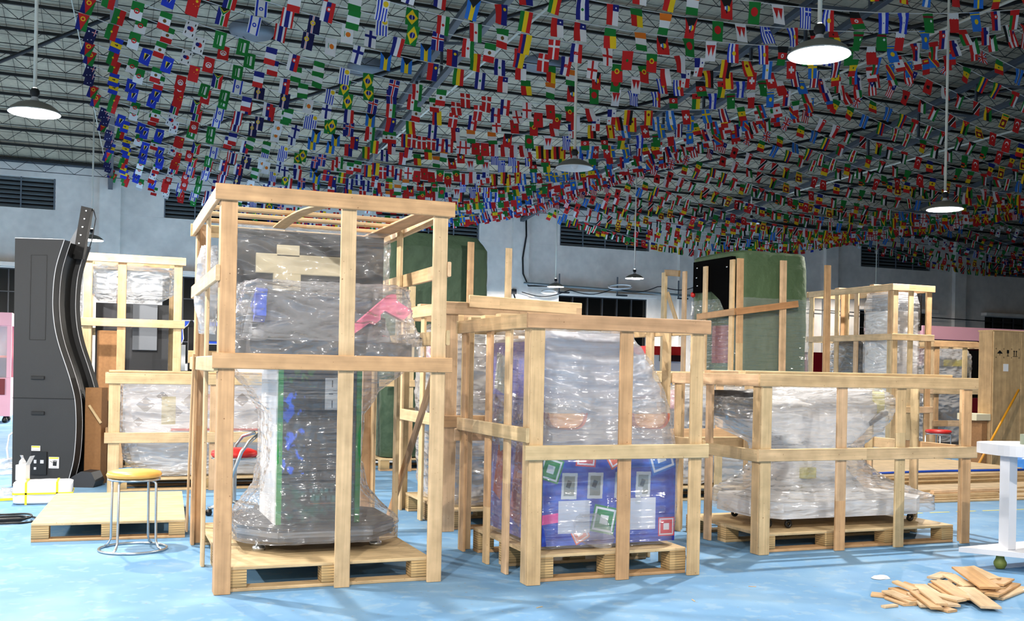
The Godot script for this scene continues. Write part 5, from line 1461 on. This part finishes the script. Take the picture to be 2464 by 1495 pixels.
func wall_services() -> void:
	var wp := WALL - 0.3
	var o := thing("service_pipe", "long thin pipe on hangers running along the far wall", "pipe", V(14.0, 3.5, wp))
	part(o, "pipe", tube_mesh([V(11.1, 3.62, wp), V(20.5, 3.42, wp)], 0.035, 8), m.louver)
	for x in [12.2, 14.1, 16.2, 18.3]:
		part(o, "hanger", box_mesh(V(x, 3.42, wp - 0.02), V(x + 0.03, 3.95, wp + 0.02)), m.mid_grey)
		part(o, "bracket", box_mesh(V(x - 0.02, 3.38, wp - 0.12), V(x + 0.3, 3.42, wp)), m.dark_grey)
	var st := smooth()
	tube(st, PackedVector3Array([V(11.18, 5.6, WALL - 0.17), V(11.2, 5.0, WALL - 0.17), V(11.1, 4.36, WALL - 0.17), V(11.12, 3.9, WALL - 0.17), V(11.29, 3.56, WALL - 0.17), V(12.2, 3.6, WALL - 0.1)]), 0.025, 6)
	single("thick_cable", "thick dark cable running down the white wall pillar", "cable", done(st), m.cable)
	st = smooth()
	var pts := PackedVector3Array()
	for k in 60:
		var f := k / 59.0
		var x := lerpf(11.0, 20.0, f)
		pts.append(V(x, lerpf(3.35, 4.15, f) - 0.16 * absf(sin(f * PI * 6.0)), WALL - 0.40))
	tube(st, pts, 0.014, 5)
	single("drooping_cable", "black cable drooping in loops along the far white wall", "cable", done(st), m.cable)
	for q in [[11.68, 3.36, 0.22, 0.10, "small white tube loop hanging below the lamp nearest the wall pillar"], [13.95, 3.62, 0.36, 0.12, "longer white tube loop hanging below lamp before the dark window"]]:
		var loop := []
		for k in 20:
			var a := TAU * k / 20
			loop.append(V(q[0] + q[2] * cos(a), q[1] + q[3] * sin(a) * 0.6 + 0.12 * q[2] * cos(a), 26.6 + 0.25 * sin(a)))
		var lt := smooth()
		tube(lt, PackedVector3Array(loop), 0.022, 8, true)
		tube(lt, PackedVector3Array([loop[5], V(q[0], q[1] + 0.1, WALL - 0.01)]), 0.008, 6)
		single("tube_loop", q[4], "tube", done(lt), m.white, "white tube loops by the wall")
	st = smooth()
	tube(st, PackedVector3Array([V(10.85, 3.3, WALL - 0.17), V(10.95, 3.0, WALL - 0.17), V(11.0, 2.4, WALL - 0.17)]), 0.02, 6)
	single("short_cable", "short dark cable hanging below socket on the wall pillar", "cable", done(st), m.cable)
	st = flat()
	slab(st, V(10.78, 3.3, WALL - 0.2), V(10.92, 3.44, WALL - 0.14))
	single("socket_box", "small dark round socket box on the white wall pillar", "socket", done(st), m.dark_grey)
	st = flat()
	beam(st, V(18.5, 3.3, WALL - 0.3), V(33.0, 3.1, WALL - 0.3), Vector3.UP, 0.03, 0.03)
	single("dark_conduit", "thin dark conduit along the dim end of the far wall", "pipe", done(st), m.cable)

# ---------------------------------------------------------------- on the floor
func floor_things() -> void:
	var cuts := [[3.718, 4.109, 3.708, 3.904, 0.07, 0.035], [3.701, 4.061, 3.68, 3.907, 0.08, 0.012], [3.519, 3.914, 3.603, 3.919, 0.03, 0.006], [3.817, 4.172, 3.813, 4.028, 0.07, 0.03], [3.841, 4.191, 3.868, 4.075, 0.05, 0.06], [3.891, 4.186, 3.936, 4.099, 0.06, 0.05], [3.973, 4.164, 3.828, 3.786, 0.08, 0.04], [3.814, 4.018, 3.701, 3.758, 0.06, 0.045], [3.829, 3.971, 3.757, 3.781, 0.06, 0.06], [3.768, 3.818, 3.779, 3.737, 0.07, 0.015], [3.822, 4.042, 3.714, 3.834, 0.06, 0.03], [4.33, 4.224, 4.212, 3.918, 0.11, 0.1], [4.2, 4.184, 4.188, 4.03, 0.08, 0.075], [4.099, 4.149, 3.983, 3.85, 0.09, 0.055], [4.138, 4.013, 3.973, 3.69, 0.1, 0.045], [4.069, 4.152, 3.973, 3.895, 0.07, 0.04], [4.446, 4.289, 4.458, 4.115, 0.09, 0.085], [4.484, 4.286, 4.397, 4.079, 0.09, 0.07], [4.213, 3.894, 4.588, 4.056, 0.09, 0.015], [4.168, 3.872, 4.587, 4.111, 0.07, 0.035], [4.236, 3.96, 4.397, 4.026, 0.06, 0.05], [4.355, 4.019, 4.621, 4.191, 0.08, 0.05], [4.229, 4.321, 4.457, 4.458, 0.07, 0.03], [4.04, 4.101, 4.001, 3.942, 0.06, 0.02]]
	# lower layers that carry the boards one sees
	for k in 10:
		var a := rng.randf() * PI
		var c := Vector2(rng.randf_range(4.08, 4.4), rng.randf_range(3.95, 4.22)) if k < 6 else Vector2(rng.randf_range(3.74, 3.9), rng.randf_range(3.88, 4.08))
		cuts.append([c.x - 0.12 * cos(a), c.y - 0.12 * sin(a), c.x + 0.12 * cos(a), c.y + 0.12 * sin(a), 0.08, 0.013 + 0.013 * (k % 3)])
	var i := 0
	for q in cuts:
		var st := flat()
		var low: float = q[5] * 0.6 if i < 24 else q[5]
		var tn: Color = [Color(0.72, 0.52, 0.31), Color(0.66, 0.42, 0.22), Color(0.74, 0.55, 0.36), Color(0.62, 0.38, 0.18)][i % 4]
		beam(st, V(q[0], maxf(q[5] - 0.006, 0.006), q[1]), V(q[2], maxf(low - 0.006, 0.0065), q[3]), Vector3(q[3] - q[1], 0, q[2] - q[0]), q[4], 0.012, tn)
		var says: Dictionary = {2: "tiny thin wood sliver at the left edge of scrap pile", 9: "short square offcut in front of the scrap pile's left heap", 11: "widest pinkish offcut on top of the scrap pile", 14: "long orange offcut sloping down at front of scrap pile", 18: "long flat offcut at the right end of scrap pile"}
		single("wood_offcut", says.get(i, "thin plywood offcut lying in the scrap pile on blue floor"), "wood offcut", done(st), m.wood, "plywood offcuts in the scrap pile")
		i += 1
	var o := thing("film_scrap", "small white scrap of plastic on the floor left of scrap pile", "plastic film", V(4.02, 0, 4.49))
	part(o, "film", skin([[0.002, 4.02, 4.49, 0.055, 0.03, 2.5], [0.015, 4.02, 4.49, 0.04, 0.02, 2.5], [0.02, 4.01, 4.49, 0.01, 0.01, 2.5]], 0.012, 8, 24), m.white)
	o = thing("film_scrap", "tiny white scrap on the floor beside right end of scrap pile", "plastic film", V(4.52, 0, 3.98))
	part(o, "film", skin([[0.002, 4.52, 3.98, 0.018, 0.012, 2.5], [0.012, 4.52, 3.98, 0.012, 0.01, 2.5], [0.018, 4.52, 3.98, 0.004, 0.004, 2.5]], 0.004, 6, 16), m.white)
	# hazard tape on the floor
	o = thing("floor_tape", "yellow and black tape line on blue floor behind low crate", "tape", V(7.5, 0, 6.6))
	for k in 26:
		var st := flat()
		var x := 4.7 + k * 0.28
		beam(st, V(x, 0.001, 6.62 - 0.03 * k * 0.28), V(x + 0.2, 0.001, 6.62 - 0.03 * (k * 0.28 + 0.2)), Vector3(0, 0, 1), 0.018, 0.002)
		part(o, "stripe", done(st), m.yellow)
	st_paper()

func st_paper() -> void:
	for q in [[2.0, 3.6], [2.7, 4.3], [1.9, 4.4], [3.2, 4.5]]:
		var st := flat()
		var a := rng.randf() * PI
		beam(st, V(q[0], 0.002, q[1]), V(q[0] + 0.04 * cos(a), 0.002, q[1] + 0.04 * sin(a)), Vector3(-sin(a), 0, -cos(a)), 0.006, 0.003, tone())
		single("wood_splinter", "tiny pale wood splinter on blue floor before middle crate", "splinter", done(st), m.wood, "wood splinters on the floor")

# ---------------------------------------------------------------- bunting
const PAINT := {"r": Color(0.80, 0.10, 0.10), "w": Color(0.92, 0.92, 0.93), "b": Color(0.06, 0.10, 0.48), "c": Color(0.14, 0.45, 0.82), "g": Color(0.05, 0.48, 0.18), "y": Color(0.95, 0.80, 0.08), "k": Color(0.05, 0.05, 0.06), "o": Color(0.92, 0.48, 0.10), "m": Color(0.5, 0.06, 0.12), "n": Color(0.05, 0.06, 0.30), "u": Color(0.10, 0.22, 0.75), "e": Color(0.45, 0.3, 0.1)}
# f fill; v upright bands; h level bands; n cross (colour, place, thickness); d disc (colour, x, y, radius); t hoist triangle; q corner; s star; r rectangle; l diagonal; o ring
const FLAGS := {
	"eritrea": "h g b;t r 1;o y .3 .5 .2", "barbados": "v u y u;r k .47 .35 .06 .3;r k .42 .4 .16 .06", "burkina": "h r g;s y .5 .5 .18", "algeria": "v g w;o r .5 .5 .22;s r .56 .5 .1",
	"saintlucia": "f u;T w .3 .15 .7;T k .32 .25 .68;T y .32 .5 .68", "mexico": "v g w r;d e .5 .5 .14", "korea": "f w;d r .5 .42 .2;d b .5 .6 .17;r k .15 .15 .14 .1;r k .72 .15 .14 .1;r k .15 .75 .14 .1;r k .72 .75 .14 .1",
	"china": "f r;s y .2 .28 .2;s y .4 .12 .06;s y .46 .3 .06;s y .4 .5 .06", "tunisia": "f r;d w .5 .5 .28;d r .5 .5 .2;d w .54 .5 .16;s r .56 .5 .12", "southafrica": "h r b;r w 0 .34 1 .32;r g 0 .4 1 .2;t w .5;t g .44;t y .3;t k .24",
	"saudi": "f g;r w .2 .3 .6 .2;r g .26 .36 .48 .03;r w .25 .65 .5 .06", "israel": "f w;r u 0 .1 1 .15;r u 0 .75 1 .15;o u .5 .5 .15", "france": "v b w r", "thailand": "h r w b b w r", "serbia": "h r b w;d r .36 .45 .2;d w .36 .45 .1", "capeverde": "f n;r w 0 .55 1 .18;r r 0 .61 1 .06;o y .4 .62 .2",
	"nigeria": "v g w g", "cyprus": "f w;d o .5 .42 .2;r g .35 .7 .3 .06", "uruguay": "h w u w u w u w u w;q w .4 .55;d y .2 .28 .2", "finland": "f w;n b .36 .24", "brazil": "f g;D y .45;d b .5 .5 .22;r w .35 .47 .3 .05", "netherlands": "h r w b", "iceland": "f b;n w .36 .26;n r .36 .13",
	"bahamas": "h c y c;t k .45", "liechtenstein": "h b r;d y .25 .25 .12", "iran": "h g w r;d r .5 .5 .1", "bolivia": "h r y g", "colombia": "h y y b r", "elsalvador": "h b w b;d g .5 .5 .1", "denmark": "f r;n w .36 .17", "chile": "h w r;q b .33 .5;s w .17 .25 .12", "benin": "h y r;q g .4 1",
	"croatia": "h r w b;r r .42 .3 .16 .4;r w .46 .36 .04 .1;r w .5 .48 .04 .1", "england": "f w;n r .5 .2", "ivory": "v o w g", "morocco": "f r;s g .5 .5 .22", "antigua": "f r;T k 0 0 1;d y .5 .4 .2;r c .38 .42 .24 .14;r w .42 .55 .16 .14", "portugal": "f r;q g .4 1;d y .4 .5 .22;d r .4 .5 .12", "bangladesh": "f g;d r .45 .5 .3",
	"poland": "h w r", "nepal": "f w;T r .2 .1 .5;T r .2 .45 .9", "panama": "f w;r r .5 0 .5 .5;r b 0 .5 .5 .5;s b .25 .25 .14;s r .75 .75 .14", "greece": "h u w u w u w u w u;q u .4 .55;r w .17 0 .07 .55;r w 0 .24 .4 .08", "germany": "h k r y", "kiribati": "h r r w u w u;d y .5 .4 .16", "spain": "h r y y r;d m .3 .5 .14",
	"afghanistan": "v k r g;o w .5 .5 .14", "argentina": "h c w c;d y .5 .5 .1", "guineabissau": "h y g;q r .36 1;s k .18 .5 .14", "switzerland": "f r;r w .42 .2 .16 .6;r w .3 .4 .4 .2", "honduras": "h u w u;s u .5 .5 .1", "sweden": "f c;n y .36 .2", "turkmenistan": "f g;r m .15 0 .12 1;d w .4 .25 .1", "bahrain": "f r;q w .32 1;r r .3 .2 .06 .1;r r .3 .5 .06 .1;r r .3 .8 .06 .1",
	"costarica": "h b w r r w b", "kazakhstan": "f c;d y .5 .45 .2;r y .1 0 .06 1", "senegal": "v g y r;s g .5 .5 .16", "slovakia": "h w b r;d r .3 .5 .2;d w .3 .5 .1", "azerbaijan": "h c r g;d w .5 .5 .12", "oman": "h w r g;q r .28 1", "canada": "v r w w r;s r .5 .5 .22", "slovenia": "h w b r;d b .3 .3 .16", "italy": "v g w r", "iraq": "h r w k;r g .3 .44 .4 .1",
	"congo": "f c;l y .3;l r .2;s y .15 .2 .14", "kuwait": "h g w r;t k .3", "mongolia": "v r c r;r y .1 .3 .12 .5", "puertorico": "h r w r w r;t b .45;s w .15 .5 .16", "latvia": "h r r w r r", "albania": "f r;d k .5 .5 .2;r k .35 .3 .3 .1", "uk": "f b;l w .22;L w .22;l r .09;L r .09;n w .5 .32;n r .5 .19", "singapore": "h r w;d w .2 .25 .15;d r .25 .25 .13",
	"trinidad": "f r;L w .4;L k .26", "mozambique": "h g k y;t r .42;s y .14 .5 .12", "srilanka": "f y;r m .4 .1 .52 .8;r g .06 .1 .12 .8;r o .2 .1 .12 .8;d y .66 .5 .2", "uae": "h g w k;q r .26 1", "turkey": "f r;d w .38 .5 .25;d r .44 .5 .2;s w .62 .5 .12", "moldova": "v b y r;d e .5 .5 .14", "zambia": "f g;r r .62 .4 .12 .6;r k .74 .4 .12 .6;r o .86 .4 .14 .6;d o .8 .25 .1", "cameroon": "v g r y;s y .5 .5 .16",
	"jordan": "h k w g;t r .45;s w .14 .5 .08", "suriname": "h g w r r w g;s y .5 .5 .2", "botswana": "f c;r w 0 .38 1 .24;r k 0 .43 1 .14", "mauritius": "h r b y g", "georgia": "f w;n r .5 .16;r r .15 .15 .12 .12;r r .7 .15 .12 .12;r r .15 .7 .12 .12;r r .7 .7 .12 .12", "pakistan": "f g;q w .25 1;d w .62 .5 .25;d g .68 .45 .22", "guyana": "f g;t w 1;t y .94;t k .55;t r .5", "usa": "h r w r w r w r;q b .42 .55;s w .2 .27 .14", "australia": "f n;r w .2 0 .08 .5;r w 0 .2 .45 .1;r r .22 0 .04 .5;r r 0 .23 .45 .05;s w .25 .75 .14;s w .72 .3 .09;s w .8 .6 .09", "japan": "f w;d r .5 .5 .28", "hungary": "h r w g", "macedonia": "f r;l y .12;L y .12;r y .45 0 .1 1;d y .5 .5 .22", "zimbabwe": "h g y r k r y g;t w .35"}

func paint_flag(im: Image, ox: int, oy: int, w: int, h: int, spec: String) -> void:
	for op in spec.split(";"):
		var a := op.split(" ")
		match a[0]:
			"f":
				im.fill_rect(Rect2i(ox, oy, w, h), PAINT[a[1]])
			"v", "h":
				var n := a.size() - 1
				for k in n:
					var from := int(float(k) / n * (w if a[0] == "v" else h))
					var to := int(float(k + 1) / n * (w if a[0] == "v" else h))
					im.fill_rect(Rect2i(ox + from, oy, to - from, h) if a[0] == "v" else Rect2i(ox, oy + from, w, to - from), PAINT[a[k + 1]])
			"n":
				var t := int(float(a[3]) * h)
				im.fill_rect(Rect2i(ox + int(float(a[2]) * w) - t / 2, oy, t, h), PAINT[a[1]])
				im.fill_rect(Rect2i(ox, oy + h / 2 - t / 2, w, t), PAINT[a[1]])
			"q":
				im.fill_rect(Rect2i(ox, oy, int(float(a[2]) * w), int(float(a[3]) * h)), PAINT[a[1]])
			"r":
				im.fill_rect(Rect2i(ox + int(float(a[2]) * w), oy + int(float(a[3]) * h), maxi(1, int(float(a[4]) * w)), maxi(1, int(float(a[5]) * h))), PAINT[a[1]])
			_:
				for y in h:
					for x in w:
						var fx := (x + 0.5) / w
						var fy := (y + 0.5) / h
						var hit := false
						match a[0]:
							"t":
								hit = fx < float(a[2]) * (1.0 - absf(fy - 0.5) * 2.0)
							"T":
								var lo := float(a[3])
								var hi := float(a[4])
								hit = fy > lo and fy < hi and fx > float(a[2]) and (fx - float(a[2])) < (0.75 - float(a[2])) * (1.0 - absf(fy - (lo + hi) / 2) / ((hi - lo) / 2))
							"D":
								hit = absf(fx - 0.5) / float(a[2]) + absf(fy - 0.5) / float(a[2]) < 1.0
							"l":
								hit = absf(fx - (1.0 - fy)) < float(a[2])
							"L":
								hit = absf(fx - fy) < float(a[2]) * 0.7
							"d", "o", "s":
								var dx := (fx - float(a[2])) * w / h
								var dy := fy - float(a[3])
								var r := float(a[4])
								var q := sqrt(dx * dx + dy * dy)
								if a[0] == "d":
									hit = q < r
								elif a[0] == "o":
									hit = absf(q - r * 0.8) < 0.045
								else:
									var g := fposmod(atan2(dy, dx) + PI / 2, TAU / 5) - TAU / 10
									hit = q * cos(TAU / 10 - absf(g)) < r * 0.5 and q < r
						if hit:
							im.set_pixel(ox + x, oy + y, PAINT[a[1]])

func bunting() -> void:
	var cw := 72
	var ch := 48
	var names := FLAGS.keys()
	var cols := 10
	var rows := int(ceil(names.size() / float(cols)))
	var im := Image.create_empty(cw * cols, ch * rows, false, Image.FORMAT_RGB8)
	var meshes := {}
	for i in names.size():
		var ox := (i % cols) * cw
		var oy := int(i / cols) * ch
		paint_flag(im, ox, oy, cw, ch, FLAGS[names[i]])
		var list := []
		for v in 3:   # three ways to hang: nearly flat, bowed, curled
			var st := smooth()
			var bend: float = [0.006, -0.018, 0.026][v]
			var pos := func(a: int, b: int) -> Vector3:
				var f := b / 4.0
				return Vector3(lerpf(-0.07, 0.07, a / 2.0), -0.215 * f, bend * sin(f * 3.0 + a * 0.9))
			var uv := func(a: int, b: int) -> Vector2:
				return Vector2((ox + 1 + (cw - 2) * b / 4.0) / (cw * cols), (oy + 1 + (ch - 2) * (1.0 - a / 2.0)) / (ch * rows))
			for a in 2:
				for b in 4:
					quad(st, pos.call(a, b), pos.call(a + 1, b), pos.call(a + 1, b + 1), pos.call(a, b + 1), uv.call(a, b), uv.call(a + 1, b), uv.call(a + 1, b + 1), uv.call(a, b + 1))
			list.append(done(st))
		meshes[names[i]] = list
	var fm := StandardMaterial3D.new()
	fm.resource_name = "flag_cloth"
	fm.albedo_texture = ImageTexture.create_from_image(im)
	fm.roughness = 0.8
	fm.cull_mode = BaseMaterial3D.CULL_DISABLED
	var cm := mat("cord_white", Color(0.85, 0.85, 0.85), 0.7)
	var s1 := ["eritrea", "burkina", "algeria", "mexico", "korea", "tunisia", "saudi", "france", "serbia", "nigeria", "uruguay", "brazil", "iceland", "iran", "mexico", "colombia", "denmark", "croatia", "england", "morocco", "portugal", "poland", "panama", "germany", "spain", "argentina", "switzerland", "sweden", "costarica", "senegal", "azerbaijan", "canada", "italy", "congo", "mongolia", "latvia", "puertorico", "uk"]
	var s2 := ["australia", "barbados", "saintlucia", "saintlucia", "china", "southafrica", "israel", "thailand", "capeverde", "cyprus", "finland", "netherlands", "bahamas", "liechtenstein", "bolivia", "elsalvador", "chile", "benin", "ivory", "antigua", "bangladesh", "nepal", "greece", "kiribati", "afghanistan", "guineabissau", "honduras", "turkmenistan", "bahrain", "kazakhstan", "slovakia", "oman", "slovenia", "iraq", "kuwait", "puertorico", "albania", "uk"]
	var s3 := ["usa", "albania", "singapore", "kuwait", "trinidad", "mozambique", "srilanka", "uae", "turkey", "moldova", "kuwait", "zambia", "cameroon", "jordan", "oman", "suriname", "botswana", "mauritius", "georgia", "pakistan", "senegal", "guyana", "japan", "hungary", "macedonia", "bolivia", "zimbabwe", "usa", "england", "ivory", "mexico", "italy", "turkey", "china", "bahamas", "brazil", "kazakhstan", "bangladesh"]
	var s4 := ["uk", "senegal", "botswana", "mauritius", "oman", "suriname", "cameroon", "jordan", "kuwait", "zambia", "turkey", "moldova", "srilanka", "uae", "mozambique", "trinidad", "singapore", "guyana", "bolivia", "cameroon", "macedonia", "canada", "azerbaijan", "congo", "georgia", "pakistan", "hungary", "china", "moldova", "barbados", "korea", "eritrea", "italy", "spain", "benin", "greece", "chile", "usa"]
	var n := 0
	for span in 3:
		var p: float = [8.2, 8.2, 17.5][span]
		while p < 27.0:
			var seqs: Array = [s1, s2] if span == 0 else ([s3, s4] if span == 1 else [s4, s1])
			var seq: Array = seqs[int(n / 2.0) % 2] if rng.randf() < 0.85 else seqs[n % 2]
			var xa := (-0.05 - (27.0 - p) * 0.035) if span == 0 else 2 * BAY * span
			var xb := 2 * BAY * (span + 1)
			var ha := 5.72
			var hb := 5.72
			var pb := p + rng.randf_range(-0.15, 0.15)
			var sag := rng.randf_range(0.72, 0.98)
			var label := "string of small national flags hung between the trusses over wrapped crates" if span == 0 else ("string of small national flags hung beyond the middle truss over tall crates" if span == 1 else "string of small national flags hung in the dim far end of the hall")
			var o := thing("flag_string", label, "bunting", V(xa, ha, p), "flag strings of the near span" if span == 0 else ("flag strings of the middle span" if span == 1 else "flag strings of the far span"))
			var at := func(f: float) -> Vector3:
				return V(lerpf(xa, xb, f), lerpf(ha, hb, f) - 4.0 * sag * f * (1.0 - f), lerpf(p, pb, f))
			var pts := PackedVector3Array()
			for k in 25:
				pts.append(at.call(k / 24.0))
			var st := smooth()
			tube(st, pts, 0.0045, 4)
			part(o, "cord", done(st), cm)
			var count := 36
			var shift := rng.randf_range(-0.3, 0.3)
			for k in count:
				var f := (k + 0.5 + shift + rng.randf_range(-0.12, 0.12)) / count
				if f < 0.005 or f > 0.995:
					continue
				var c: Vector3 = at.call(f)
				var d: Vector3 = (at.call(minf(f + 0.01, 1.0)) - at.call(maxf(f - 0.01, 0.0))).normalized()
				var fl := MeshInstance3D.new()
				fl.name = "flag"
				fl.mesh = meshes[seq[(k + (1 if rng.randf() < 0.1 else 0)) % seq.size()]][rng.randi_range(0, 2)]
				fl.material_override = fm
				var z := d.cross(Vector3.UP).normalized()
				var b := Basis(d, z.cross(d), z)
				b = b * Basis(Vector3.RIGHT, rng.randf_range(-0.3, 0.3)) * Basis(Vector3.BACK, rng.randf_range(-0.06, 0.06))
				fl.transform = Transform3D(b, c - o.position)
				o.add_child(fl, true)
			n += 1
			p += 0.62 + (0.12 if n % 2 == 0 else -0.10) + rng.randf_range(-0.06, 0.06)
